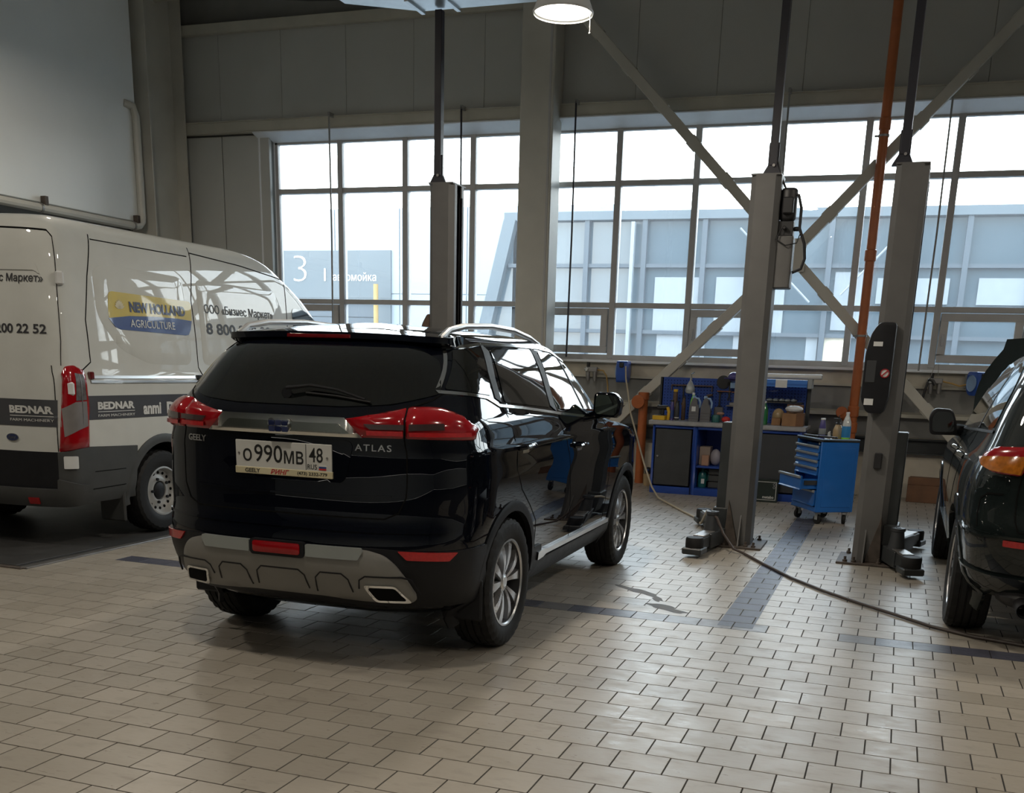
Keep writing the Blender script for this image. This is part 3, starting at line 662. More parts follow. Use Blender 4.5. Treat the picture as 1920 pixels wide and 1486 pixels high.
class Veh:
    def __init__(s, B, root): s.B = B; s.root = root
    def R(s, x, z): return Vector((x, -s.B.side(x, z), z))
    def L(s, x, z): return Vector((x, s.B.side(x, z), z))
    def K(s, y, z): return Vector((s.B.rear(y, z), y, z))
    def S(s, u, z): return Vector(s.B.S(u, z))
    def nrm(s, fn, a, b):
        e = 0.004; p = fn(a, b); du = fn(a + e, b) - fn(a - e, b); dv = fn(a, b + e) - fn(a, b - e)
        n = du.cross(dv)
        if n.length < 1e-12: return (p - Vector((1.4, 0, .9))).normalized(), p
        n.normalize()
        if n.dot(p - Vector((min(max(p.x, 0.3), 2.2), 0, min(p.z, 1.2)))) < 0: n = -n
        return n, p
    def pt(s, fn, a, b, d):
        n, p = s.nrm(fn, a, b); return p + n * d
    def patch(s, name, fn, poly, m, off=0.004, th=0.014, res=0.05, bulge=0.0, edge=0.03, parent=None, res2=None):
        bm = bmesh.new(); vs = [bm.verts.new((a, b, 0)) for a, b in poly]; bm.faces.new(vs)
        for ax in (0, 1):
            r = res if ax == 0 else (res2 or res)
            lo = min(p[ax] for p in poly); hi = max(p[ax] for p in poly); k = math.floor(lo / r) + 1
            while k * r < hi - 1e-5:
                if k * r > lo + 1e-5:
                    co = [0, 0, 0]; no = [0, 0, 0]; co[ax] = k * r; no[ax] = 1
                    bmesh.ops.bisect_plane(bm, geom=bm.verts[:] + bm.edges[:] + bm.faces[:], dist=1e-6, plane_co=co, plane_no=no)
                k += 1
        big = [f for f in bm.faces if len(f.verts) > 4]
        if big: bmesh.ops.triangulate(bm, faces=big)
        bm.verts.index_update()
        segs = [(Vector(poly[i]), Vector(poly[(i + 1) % len(poly)])) for i in range(len(poly))]
        def edist(p):
            best = 9
            for a, b in segs:
                ab = b - a; t = max(0, min(1, (p - a).dot(ab) / max(ab.length_squared, 1e-12))); best = min(best, (a + ab * t - p).length)
            return best
        top = []; bot = []
        for v in bm.verts:
            a, b = v.co.x, v.co.y; n, p = s.nrm(fn, a, b); h = off
            if bulge:
                d = min(1.0, edist(Vector((a, b))) / edge); h += bulge * math.sqrt(max(0, 1 - (1 - d) ** 2))
            top.append(p + n * h); bot.append(p + n * (off - th))
        g = G(); n = len(top); fs = [tuple(v.index for v in f.verts) for f in bm.faces]
        sk = [tuple(v.index for v in e.verts) for e in bm.edges if len(e.link_faces) == 1]
        if fs:
            f = fs[0]; nn = (top[f[1]] - top[f[0]]).cross(top[f[2]] - top[f[0]]); ref = top[f[0]] - bot[f[0]]
            if nn.dot(ref) < 0: fs = [f[::-1] for f in fs]
        g.add(top + bot, fs + [(a, b, b + n, a + n) for a, b in sk])
        bm.free()
        return mk(name, g, m, parent or s.root, smooth=40)
    def strip(s, name, fn, pts, w, m, off=0.003, th=0.008, res=0.05, parent=None, close=False):
        P = [Vector(p) for p in pts]
        if close: P.append(P[0].copy())
        D = []
        for i in range(len(P) - 1):
            k = max(1, int((P[i + 1] - P[i]).length / res)); D += [P[i].lerp(P[i + 1], j / k) for j in range(k)]
        D.append(P[-1]); n = len(D); vs = []
        for i, p in enumerate(D):
            t = D[min(i + 1, n - 1)] - D[max(i - 1, 0)]; q = Vector((-t.y, t.x)).normalized() * (w / 2 if not callable(w) else w(i / (n - 1)) / 2)
            for sg in (1, -1):
                a = p + q * sg; vs.append(s.pt(fn, a.x, a.y, off)); vs.append(s.pt(fn, a.x, a.y, off - th))
        fs = []
        for i in range(n - 1):
            a, b = i * 4, i * 4 + 4
            fs += [(a, b, b + 2, a + 2), (a + 1, a, b, b + 1), (a + 2, a + 3, b + 3, b + 2)]
        return mk(name, G().add(vs, fs), m, parent or s.root, smooth=40)
    def ring(s, name, fn, cx, cz, r0, r1, a0, a1, m, off=0.012, th=0.03, n=30, k=3, lip=0.0):
        vs = []; fs = []
        for i in range(n + 1):
            t = a0 + (a1 - a0) * i / n
            for j in range(k + 1):
                r = r0 + (r1 - r0) * j / k; a, b = cx + r * math.cos(t), cz + r * math.sin(t)
                vs.append(s.pt(fn, a, b, off * (1 if j < k else 0.55)))
            vs.append(s.pt(fn, cx + r1 * math.cos(t), cz + r1 * math.sin(t), off - th)); vs.append(s.pt(fn, cx + r0 * math.cos(t), cz + r0 * math.sin(t), off - th - lip))
        q = k + 3
        for i in range(n):
            for j in range(q): fs.append((i * q + j, (i + 1) * q + j, (i + 1) * q + (j + 1) % q, i * q + (j + 1) % q))
        return mk(name, G().add(vs, fs), m, s.root, smooth=40)
    def text(s, name, st, fn, a, b, m, w=None, h=None, sg=1, bold=0.0, shear=0.0, off=0.003, th=0.0012, parent=None, spacing=1.0):
        return lettering(name, st, lambda u, v, d: s.pt(fn, a + sg * u, b + v, d), m, parent or s.root, w, h, bold, shear, th, off, spacing)
    def body(s, m, zs, arches, arch_r, y_in, y_out, liner):
        B = s.B; g = G(); rings = []
        for z in zs:
            o = B.outline(z, 12, 30); r = [(x, -y if y > 1e-6 else 0.0, z) for x, y in o]
            r[0] = (r[0][0], 0, z); r[-1] = (r[-1][0], 0, z)
            rings.append(r + [(x, -y, z) for x, y, z in r[-2:0:-1]])
        n = len(rings[0]); vs = [p for r in rings for p in r]; fs = []
        for i in range(len(rings) - 1):
            for j in range(n):
                k = (j + 1) % n; fs.append((i * n + j, i * n + k, (i + 1) * n + k, (i + 1) * n + j))
        fs.append(tuple(range(n))[::-1]); fs.append(tuple((len(rings) - 1) * n + j for j in range(n)))
        o = mk('body', G().add(vs, fs), m, None, smooth=40)
        cut = G()
        for ax, az in arches:
            for sg in (-1, 1):
                cut.tube([(ax, sg * y_in, az), (ax, sg * y_out, az)], arch_r, 40)
        c = mk('cutter', cut, liner, None, smooth=0)
        md = o.modifiers.new('arches', 'BOOLEAN'); md.object = c; md.solver = 'EXACT'; md.operation = 'DIFFERENCE'; md.material_mode = 'TRANSFER'
        dg = bpy.context.evaluated_depsgraph_get(); me = bpy.data.meshes.new_from_object(o.evaluated_get(dg))
        o.modifiers.clear(); old = o.data; o.data = me; me.name = 'body'; bpy.data.meshes.remove(old)
        cm = c.data; bpy.data.objects.remove(c); bpy.data.meshes.remove(cm)
        me.polygons.foreach_set('use_smooth', [True] * len(me.polygons)); me.set_sharp_from_angle(angle=math.radians(35))
        o.parent = s.root
        return o

def make_wheel(parent, loc, side, R, width, rr, style, steer=0.0):
    hw = width / 2
    prof = [(rr - .012, -hw * .80), (rr + .012, -hw * .95), (rr + .4 * (R - rr), -hw * 1.02), (R - .030, -hw * .99), (R - .008, -hw * .86)]
    for gy in (-.52, -.18, .18, .52):
        y = gy * hw; prof += [(R - (.002 if abs(gy) > .4 else 0), y - .006), (R - .010, y - .004), (R - .010, y + .004), (R - (.002 if abs(gy) > .4 else 0), y + .006)]
    prof += [(R - .008, hw * .86), (R - .030, hw * .99), (rr + .4 * (R - rr), hw * 1.02), (rr + .012, hw * .95), (rr - .012, hw * .80)]
    def tread(r, h, j):
        if abs(h) > hw * .55 and r > R - .035 and j % 3 == 0: return r - .007
        if hw * .2 < abs(h) < hw * .5 and r > R - .005 and (j + (1 if h > 0 else 0)) % 4 == 0: return r - .006
        return r
    t = mk('wheel', G().lathe(prof, 96, (0, 0, 0), 'y', caps=False, mod=tread), M['rubber'], parent, smooth=30, loc=loc, rot=(0, 0, (0 if side > 0 else PI) + steer))
    if style == 'alloy':
        mk('rim', G().lathe([(rr - .002, hw * .90), (rr - .012, hw * .91), (rr - .018, hw * .84)], 48, (0, 0, 0), 'y', caps=False), M['alloy'], t)
        mk('rim_barrel', G().lathe([(rr - .018, hw * .84), (rr - .024, hw * .3), (rr - .026, -hw * .8), (rr + .008, -hw * .86)], 48, (0, 0, 0), 'y', caps=False), M['rim_dark'], t)
        mk('brake_disc', G().lathe([(.03, hw * .22), (rr - .07, hw * .22), (rr - .07, hw * .12), (rr - .03, hw * .10), (rr - .03, -hw * .5), (0, -hw * .5)], 32, (0, 0, 0), 'y', caps=False), M['rim_dark'], t)
        for k in range(5):
            for sg in (-1, 1):
                a = 2 * PI * k / 5 + .3; g = G(); rows = []
                for q in range(6):
                    f = q / 5; r = .035 + (rr - .020 - .035) * f
                    ang = a + sg * (.20 + .06 * f + .05 * f * f); w = .010 + .026 * f ** 1.3; y = hw * (.66 + .12 * math.sin(PI * f) + .10 * f)
                    c, n = Vector((math.cos(ang), 0, math.sin(ang))), Vector((-math.sin(ang), 0, math.cos(ang)))
                    p = c * r
                    rows.append([p - n * w + Vector((0, y - .035, 0)), p - n * w * .8 + Vector((0, y, 0)), p + n * w * .8 + Vector((0, y, 0)), p + n * w + Vector((0, y - .035, 0))])
                vs = [v for row in rows for v in row]; fs = [(0, 1, 2, 3), tuple(5 * 4 + i for i in (3, 2, 1, 0))]
                for q in range(5):
                    for i in range(4): fs.append((q * 4 + i, q * 4 + (i + 1) % 4, q * 4 + 4 + (i + 1) % 4, q * 4 + 4 + i))
                mk('spoke', g.add(vs, fs), M['alloy'], t, smooth=30)
        mk('hub_cap', G().lathe([(.052, hw * .60), (.050, hw * .68), (.034, hw * .72), (.030, hw * .75), (0, hw * .76)], 20, (0, 0, 0), 'y', caps=False), M['satin_chrome'], t)
    else:
        mk('rim', G().lathe([(rr + .002, hw * .90), (rr - .012, hw * .92), (rr - .020, hw * .70), (rr - .035, hw * .42), (rr - .075, hw * .40), (rr - .10, hw * .52), (.085, hw * .50), (.075, hw * .30), (0, hw * .30)], 48, (0, 0, 0), 'y', caps=False), M['rim_silver'], t)
        g = G()
        for k in range(16):
            a = 2 * PI * k / 16; c = Vector((math.cos(a) * (rr - .055), hw * .405, math.sin(a) * (rr - .055)))
            g.lathe([(.014, 0), (.012, .006), (0, .006)], 8, c, 'y', caps=False)
        mk('vent_hole', g, M['gap'], t)['kind'] = 'stuff'
        mk('hub_cap', G().lathe([(.075, hw * .36), (.070, hw * .50), (.05, hw * .58), (0, hw * .58)], 20, (0, 0, 0), 'y', caps=False), M['plastic'], t)
        g = G()
        for k in range(5):
            a = 2 * PI * k / 5; g.cyl((.105 * math.cos(a), hw * .48, .105 * math.sin(a)), (.105 * math.cos(a), hw * .66, .105 * math.sin(a)), .013, seg=8)
        mk('wheel_nut', g, M['plastic'], t)
    return t

# ------------------------------------------------------------------ black SUV
suv = empty('car', (-2.834, 5.204, 0), PI / 2 + math.radians(.9925), 'black SUV in the middle of the floor with red tail lamps and white number plate', 'car')
V = Veh(ATLAS, suv); R, L, K, S = V.R, V.L, V.K, V.S
zs = [.27, .30, .34, .38, .42, .46, .50, .55, .60, .65, .69, .72, .75, .78, .82, .86, .90, .94, .97, 1.0, 1.03, 1.06, 1.09, 1.11, 1.13, 1.15, 1.17, 1.19, 1.21, 1.235, 1.255, 1.27, 1.29, 1.32, 1.36, 1.40, 1.45, 1.50, 1.55, 1.60, 1.63, 1.65, 1.67, 1.685, 1.70, 1.71, 1.72, 1.728, 1.734, 1.738, 1.74]
V.body(M['black_paint'], zs, [(0, .365), (2.67, .365)], .405, .60, 1.2, M['liner'])
for ax in (0, 2.67):
    for sd in (1, -1): make_wheel(suv, (ax, sd * .785, .363), sd, .363, .232, .247, 'alloy')
# rear glass and side glass
V.patch('rear_window', S, roundpoly([(-.50, 1.60), (-.66, 1.54), (-.66, 1.39), (-.36, 1.335), (-.15, 1.318), (.15, 1.318), (.36, 1.335), (.66, 1.39), (.66, 1.54), (.50, 1.60)], .03), M['tint'], off=.004, res=.06)
for fn, sd in ((R, 1), (L, -1)):
    V.patch('quarter_window', fn, roundpoly([(-.50, 1.412), (-.255, 1.600), (.075, 1.622), (-.09, 1.378)], .018), M['tint'], off=.004)
    V.patch('rear_door_window', fn, roundpoly([(.205, 1.614), (.92, 1.627), (.79, 1.294), (.062, 1.342)], .02), M['tint'], off=.004)
    V.patch('front_door_window', fn, roundpoly([(1.055, 1.624), (1.28, 1.612), (1.46, 1.56), (1.58, 1.475), (1.665, 1.37), (1.70, 1.26), (.91, 1.282)], .018), M['clear_glass'], off=.004)
    V.strip('quarter_light_bar', fn, [(1.40, 1.585), (1.50, 1.27)], .025, M['plastic'], off=.007)
    V.strip('belt_trim', fn, [(-.545, 1.398), (-.35, 1.386), (-.17, 1.370), (-.10, 1.348), (-.04, 1.326), (.3, 1.305), (.9, 1.258), (1.4, 1.225), (1.74, 1.205)], .015, M['chrome'], off=.006)
    V.strip('roof_trim', fn, [(-.545, 1.398), (-.42, 1.50), (-.29, 1.61), (.1, 1.64), (.6, 1.645), (1.1, 1.643), (1.32, 1.628), (1.50, 1.572)], .013, M['chrome'], off=.004)
    V.strip('window_pillar', fn, [(.14, 1.626), (.03, 1.48), (-.02, 1.352)], .07, M['plastic'], off=.005)
    V.strip('window_pillar', fn, [(.985, 1.632), (.93, 1.46), (.85, 1.286)], .085, M['plastic'], off=.005)
    for nm, pts in (('door_gap', [(.16, 1.63), (.06, 1.48), (.0, 1.34), (.045, 1.20), (.06, 1.08), (.055, .985), (.14, .87), (.30, .76), (.42, .66), (.44, .50)]), ('door_gap', [(.955, 1.63), (.90, 1.45), (.86, 1.29), (.93, 1.18), (1.05, 1.003), (1.12, .75), (1.187, .45)]), ('door_gap', [(1.92, 1.19), (2.08, 1.10), (2.12, 1.0), (2.125, .75), (2.06, .45)])):
        V.strip(nm, fn, pts, .0065, M['gap'], off=.0012, th=.004)
    V.ring('arch_flare', fn, 0, .365, .400, .455, math.radians(-14), math.radians(205), M['plastic'])
    V.ring('arch_flare', fn, 2.67, .365, .400, .455, math.radians(-20), math.radians(196), M['plastic'])
    V.patch('sill_cladding', fn, [(.42, .27), (2.24, .27), (2.25, .405), (.60, .405), (.55, .50), (.42, .50)], M['plastic'], off=.012, th=.03, res=.12)
    V.strip('sill_trim', fn, [(.50, .432), (.66, .440), (2.2, .432)], lambda t: .05 if t < .08 else .030, M['satin_chrome'], off=.020, th=.02)
    for hx, hz in ((.19, 1.102), (1.28, 1.045)):
        g = G().tube([V.pt(fn, hx - .10, hz - .004, .0), V.pt(fn, hx - .085, hz, .030), V.pt(fn, hx, hz + .003, .038), V.pt(fn, hx + .085, hz + .002, .030), V.pt(fn, hx + .10, hz, .0)], .013, 8)
        o = mk('door_handle', g, M['black_paint'], suv)
        V.patch('handle_cup', fn, rrect(hx - .05, hx + .055, hz - .035, hz - .012, .01), M['chrome'], off=.002, res=.03, parent=o)
    # mirror
    ys = -1 if sd > 0 else 1
    g = G(); prof = []
    for i, (dx, sc) in enumerate(((-.075, .90), (-.07, .97), (-.03, 1.0), (.03, .93), (.07, .70), (.09, .35))):
        prof.append([(1.70 + dx, ys * (.99 + a), 1.292 + b) for a, b in [(p[0] * sc, p[1] * sc) for p in roundpoly([(-.095, -.075), (.09, -.085), (.105, .035), (.06, .088), (-.09, .085)], .035, 4)]])
    n = len(prof[0]); g.add([p for r in prof for p in r], [(i * n + j, i * n + (j + 1) % n, (i + 1) * n + (j + 1) % n, (i + 1) * n + j) for i in range(5) for j in range(n)] + [tuple(range(n)), tuple(5 * n + j for j in range(n))])
    g.tube([(1.74, ys * .84, 1.212), (1.72, ys * .93, 1.225), (1.71, ys * .98, 1.24)], .03, 8)
    o = mk('door_mirror', g, M['black_paint'], suv)
    mk('mirror_glass', G().prism([(ys * (.99 + a), 1.292 + b) for a, b in roundpoly([(-.078, -.058), (.070, -.066), (.084, .03), (.05, .07), (-.072, .068)], .03, 4)], 'x', 1.618, 1.626), mat('mirror_face', (.30, .34, .30), .03, metal=1.0, var=.02), o)
    # roof rail
    pts = [(-.30, .595, 1.655), (-.20, .60, 1.700), (0, .60, 1.728), (.4, .60, 1.745), (.8, .595, 1.738), (1.15, .585, 1.705), (1.35, .58, 1.668), (1.42, .575, 1.64)]
    mk('roof_rail', G().tube([(x, ys * y, z) for x, y, z in pts], .017, 10), M['satin_chrome'], suv)
# tail lamps: inner part on the tailgate, outer part round the corner
for q in (1, -1):
    F = lambda pts: [(q * a, b) for a, b in pts]
    o = V.patch('tail_lamp', S, roundpoly(F([(.165, 1.262), (.30, 1.290), (.450, 1.322), (.421, 1.182), (.228, 1.182)]), .008), M['red_lens'], off=.004, bulge=.020, edge=.05, res=.03, res2=.02)
    V.patch('clear_strip', S, F([(.252, 1.246), (.436, 1.246), (.430, 1.222), (.275, 1.222)]), M['dark_lens'], off=.030, th=.014, res=.04, parent=o)
    V.strip('light_bar', S, F([(.26, 1.205), (.424, 1.205)]), .022, M['red_reflector'], off=.029, th=.01, parent=o)
    o = V.patch('tail_lamp', S, roundpoly(F([(.460, 1.324), (.56, 1.328), (.68, 1.322), (.82, 1.290), (.93, 1.245), (.950, 1.225), (.90, 1.172), (.70, 1.176), (.433, 1.182)]), .012), M['red_lens'], off=.004, bulge=.024, edge=.05, res=.03, res2=.02)
    V.patch('clear_strip', S, F([(.462, 1.248), (.66, 1.250), (.655, 1.222), (.455, 1.220)]), M['dark_lens'], off=.034, th=.014, res=.04, parent=o)
    V.strip('light_bar', S, F([(.455, 1.202), (.84, 1.196)]), .020, M['red_reflector'], off=.033, th=.01, parent=o)
# chrome garnish with shield emblem
V.patch('tailgate_garnish', K, [(.335, 1.263), (-.335, 1.263), (-.425, 1.180), (.425, 1.180)], M['bright_trim'], off=.018, th=.03, res=.08, bulge=.010, edge=.045)
V.patch('garnish_recess', K, roundpoly([(.29, 1.243), (-.31, 1.243), (-.365, 1.197), (.34, 1.197)], .01), mat('dark_chrome', (.50, .53, .48), .18, metal=1.0, var=.06), off=.026, th=.006, res=.08)
em = V.patch('emblem', K, roundpoly([(-.062, 1.254), (.062, 1.254), (.060, 1.205), (.035, 1.182), (-.035, 1.182), (-.060, 1.205)], .02), M['chrome'], off=.034, th=.012, res=.03, bulge=.004)
for i in range(3):
    for j in range(2):
        y = -.036 + .036 * i; V.patch('emblem_gem', K, rrect(y - .0155, y + .0155, 1.192 + .030 * j, 1.217 + .030 * j, .005), M['emblem_blue'] if (i + j) % 2 else M['print_navy'], off=.042, th=.006, res=.03, parent=em)
V.text('badge_lettering', 'GEELY', K, .585, 1.117, M['satin_chrome'], w=.125, h=.032, sg=-1, bold=.02, off=.002, th=.004)
V.text('badge_lettering', 'ATLAS', K, -.385, 1.118, M['satin_chrome'], w=.175, h=.032, sg=-1, bold=.01, off=.002, th=.004, spacing=1.25)
# number plate in its recess
V.patch('plate_recess', K, roundpoly([(.36, 1.165), (-.38, 1.165), (-.33, .955), (.31, .955)], .05), M['black_paint'], off=.0035, th=.012, res=.08)
px = ATLAS.rear(0.26, 1.07) - .004
pf = lambda u, v, d: Vector((px - d, .265 - u, .985 + v))
plate = mk('licence_plate', G().box(px - .008, px + .02, -.268, .268, .980, 1.140), M['plate_white'], suv, bevel=.003)
mk('plate_frame', G().box(px - .010, px + .01, -.272, .272, .976, 1.010), M['print_cream'], plate, bevel=.002)
P2 = lambda u0, v0, o=.0082: (lambda u, v, d: pf(u + u0, v + v0, o + d))
for st, u, v, w, h in (('о', .040, .052, .050, .062), ('990', .105, .052, .158, .085), ('мв', .272, .052, .108, .062), ('48', .412, .066, .075, .070)):
    lettering('plate_characters', st, P2(u, v), M['plate_black'], plate, w=w, h=h, bold=.005, th=.001, off=0)
lettering('plate_characters', 'RUS', P2(.402, .032), M['plate_black'], plate, w=.052, h=.024, th=.001, off=0)
for k, mm in enumerate(('red', 'print_blue', 'print_white')):
    mk('flag_stripe', G().box(px - .0095, px - .007, .265 - .505, .265 - .465, 1.015 + .009 * k, 1.023 + .009 * k), M[mm], plate)
mk('plate_divider', G().box(px - .0092, px - .007, .265 - .396, .265 - .393, 1.012, 1.136), M['plate_black'], plate)
for yy in (.247, -.247): mk('plate_screw', G().lathe([(.006, 0), (.005, .003), (0, .003)], 10, (px - .011, yy, 1.075), 'x'), M['bare_steel'], plate)
lettering('frame_lettering', 'GEELY', P2(.05, -.002, .010), M['plate_black'], plate, w=.085, h=.020, bold=.015, th=.001, off=0)
lettering('frame_lettering', 'РИНГ', P2(.195, -.004, .010), M['print_red'], plate, w=.105, h=.024, bold=.02, shear=.3, th=.001, off=0)
lettering('frame_lettering', '(473) 2332-779', P2(.345, -.003, .010), M['plate_black'], plate, w=.165, h=.020, bold=.01, th=.001, off=0)
# tailgate gap, spoiler with brake light, wiper
V.strip('tailgate_gap', S, [(-.70, 1.40), (-.60, 1.36), (-.46, 1.325), (-.427, 1.18), (-.425, 1.0), (-.42, .90), (-.385, .825), (-.32, .795), (.32, .795), (.385, .825), (.42, .90), (.425, 1.0), (.427, 1.18), (.46, 1.325), (.60, 1.36), (.70, 1.40)], .007, M['gap'], off=.0015, th=.004, res=.03)
V.strip('bumper_crease', S, [(-.75, .735), (-.4, .735), (0, .735), (.4, .735), (.75, .735)], .012, M['black_paint'], off=.006, th=.01, res=.03)
V.strip('tailgate_crease', K, [(.52, .905), (.3, .895), (-.3, .895), (-.56, .905)], .010, M['black_paint'], off=.005, th=.01)
sec = []
for i in range(25):
    y = -.645 + 1.29 * i / 24; e = abs(y) / .645; xr = -.465 + .12 * e ** 2.5 + (.06 if e > .97 else 0); zt = 1.674 - .014 * e ** 2; d = .03 if e < .97 else .02
    xt = -.12 + .0 * e
    sec.append([(xr, y, zt), (xr - .004, y, zt - .030), (xr + .035, y, zt - .046), (xt + .04, y, 1.60), (xt + .10, y, 1.727 - .075 * e ** 2.2), (xr + .14, y, zt + .020 - .006 * e ** 2)])
n = 6; vs = [p for r in sec for p in r]
fs = [(i * n + j, i * n + (j + 1) % n, (i + 1) * n + (j + 1) % n, (i + 1) * n + j) for i in range(24) for j in range(n)] + [tuple(range(n)), tuple(24 * n + j for j in range(n))]
sp = mk('spoiler', G().add(vs, fs), M['black_paint'], suv, smooth=50)
mk('brake_light', G().prism([(-.468, 1.662), (-.472, 1.642), (-.43, 1.634), (-.43, 1.66)], 'y', -.175, .190), M['red_deep'], sp, bevel=.003)
g = G().lathe([(.026, 0), (.022, .02), (0, .026)], 14, V.pt(K, .02, 1.372, .0) + Vector((-.03, 0, 0)), 'x')
g.tube([V.pt(K, .02, 1.372, .035), V.pt(K, -.10, 1.392, .030), V.pt(K, -.25, 1.378, .026), V.pt(K, -.40, 1.345, .016)], .010, 8, .006)
w = mk('rear_wiper', g, M['plastic'], suv)
mk('wiper_blade', G().tube([V.pt(K, -.08, 1.368, .012), V.pt(K, -.25, 1.358, .012), V.pt(K, -.43, 1.336, .012)], .006, 6), M['rubber'], w)
# bumper: black lower moulding, silver skid plate, fog lamp, reflectors, exhaust tips
V.patch('bumper_moulding', S, [(-1.0, .36), (-.8, .345), (.8, .345), (1.0, .36), (1.02, .638), (.6, .640), (.3, .655), (-.3, .655), (-.6, .640), (-1.02, .638)], M['plastic'], off=.012, th=.03, res=.05)
sk = [(-.665, .415), (-.640, .50), (-.60, .575), (-.545, .625), (-.46, .648), (.46, .648), (.545, .625), (.60, .575), (.640, .50), (.665, .415), (.62, .385), (.40, .392), (.2, .405), (-.2, .405), (-.40, .392), (-.62, .385)]
V.patch('skid_plate', K, roundpoly(sk, .03), M['skid'], off=.030, th=.05, res=.05, bulge=.012, edge=.05)
for q in (1, -1):
    V.patch('skid_panel', K, roundpoly([(q * .158, .660), (q * .440, .660), (q * .448, .642), (q * .425, .600), (q * .158, .600)], .006), M['skid_light'], off=.048, th=.02, res=.06)
    V.patch('reflector', S, roundpoly([(q * .402, .648), (q * .765, .634), (q * .705, .594), (q * .45, .604)], .008), M['red_reflector'], off=.020, th=.012, res=.04)
    o = V.patch('exhaust_tip', K, roundpoly([(q * .435, .492), (q * .585, .492), (q * .640, .408), (q * .475, .408)], .018), M['chrome'], off=.052, th=.07, res=.05)
    V.patch('exhaust_opening', K, roundpoly([(q * .456, .480), (q * .580, .480), (q * .618, .421), (q * .488, .421)], .012), M['gap'], off=.054, th=.01, res=.05, parent=o)
    V.strip('skid_groove', K, [(q * .68, .445), (q * .655, .52), (q * .615, .532), (q * .45, .532), (q * .42, .512), (q * .41, .47)], .006, M['plastic'], off=.0445, th=.008, res=.03)
    V.strip('skid_groove', K, [(q * .185, .44), (q * .195, .51), (q * .225, .538), (q * .335, .538), (q * .365, .51), (q * .375, .45)], .006, M['plastic'], off=.0445, th=.008, res=.03)
    mk('mud_flap', G().box(-.40, -.375, min(-q * .885, -q * .66), max(-q * .885, -q * .66), .225, .45), M['plastic'], suv, bevel=.01)
V.strip('skid_groove', K, [(-.145, .45), (-.135, .515), (-.105, .540), (.105, .540), (.135, .515), (.145, .45)], .006, M['plastic'], off=.0445, th=.008, res=.03)
V.patch('fog_surround', K, rrect(-.152, .152, .592, .668, .02), M['plastic'], off=.050, th=.03, res=.08)
V.patch('rear_fog_lamp', K, rrect(-.130, .132, .604, .660, .014), M['red_lens'], off=.056, th=.02, res=.03, bulge=.006, edge=.03)
mk('axle', G().tube([(0, -.62, .33), (0, .62, .33)], .05, 10).box(-.55, -.15, .05, .5, .28, .40), M['black_steel'], suv, bevel=.01)

# ------------------------------------------------------------------ white delivery van
van = empty('delivery_van', (-7.05, 7.46, 0), PI / 2, 'white delivery van with yellow and blue company lettering parked at left', 'van')
W_ = Veh(VAN, van); R, L, K, S = W_.R, W_.L, W_.K, W_.S
zs = [.35, .40, .45, .5, .6, .7, .8, .9, 1.0, 1.1, 1.2, 1.27, 1.30, 1.33, 1.36, 1.40, 1.5, 1.6, 1.7, 1.8, 1.9, 2.0, 2.1, 2.2, 2.28, 2.34, 2.38, 2.42, 2.45, 2.475, 2.50, 2.515, 2.53, 2.54, 2.55, 2.555, 2.56]
W_.body(M['white_paint'], zs, [(0, .36), (3.3, .36)], .43, .62, 1.3, M['liner'])
for ax in (0, 3.3):
    for sd in (1, -1): make_wheel(van, (ax, sd * .885, .358), sd, .358, .235, .212, 'steel')
W_.patch('lower_cladding', S, [(.70, .352), (1.62, .352), (1.64, .50), (1.66, .78), (1.11, .80), (.76, .765), (.70, .765)], M['grey_plastic'], off=.014, th=.03, res=.06)
W_.patch('rear_bumper', S, roundpoly([(-1.2, .37), (1.1, .37), (1.1, .50), (.70, .56), (.70, .48), (-.70, .48), (-.70, .56), (-1.2, .50)], .01), M['grey_plastic'], off=.05, th=.08, res=.06)
W_.patch('lower_panel', S, [(-.70, .47), (.70, .47), (.70, .765), (-.70, .765)], M['plastic'], off=.004, res=.08)
W_.patch('rear_reflector', S, rrect(.43, .52, .392, .418, .004), M['red_reflector'], off=.055, th=.01)
W_.strip('cladding_line', R, [(-.85, .60), (-.5, .60)], .006, M['gap'], off=.0155, th=.003)
W_.strip('cladding_line', R, [(-.95, .46), (-.5, .47)], .006, M['gap'], off=.0155, th=.003)
W_.patch('tow_socket', S, rrect(.775, .97, .640, .735, .01), M['white_plastic'], off=.030, th=.03, res=.05)
for fn in (R, L):
    W_.ring('arch_flare', fn, 0, .36, .43, .50, math.radians(-5), math.radians(190), M['grey_plastic'], off=.018)
    W_.ring('arch_flare', fn, 3.3, .36, .43, .50, math.radians(-10), math.radians(190), M['grey_plastic'], off=.018)
    W_.patch('side_cladding', fn, [(.49, .38), (2.82, .38), (2.82, .74), (.49, .74)], M['grey_plastic'], off=.014, th=.03, res=.15)
mk('mud_flap', G().box(-.52, -.49, -1.0, -.74, .15, .52), M['grey_plastic'], van, bevel=.012)
mk('mud_flap', G().box(-.52, -.49, .74, 1.0, .15, .52), M['grey_plastic'], van, bevel=.012)
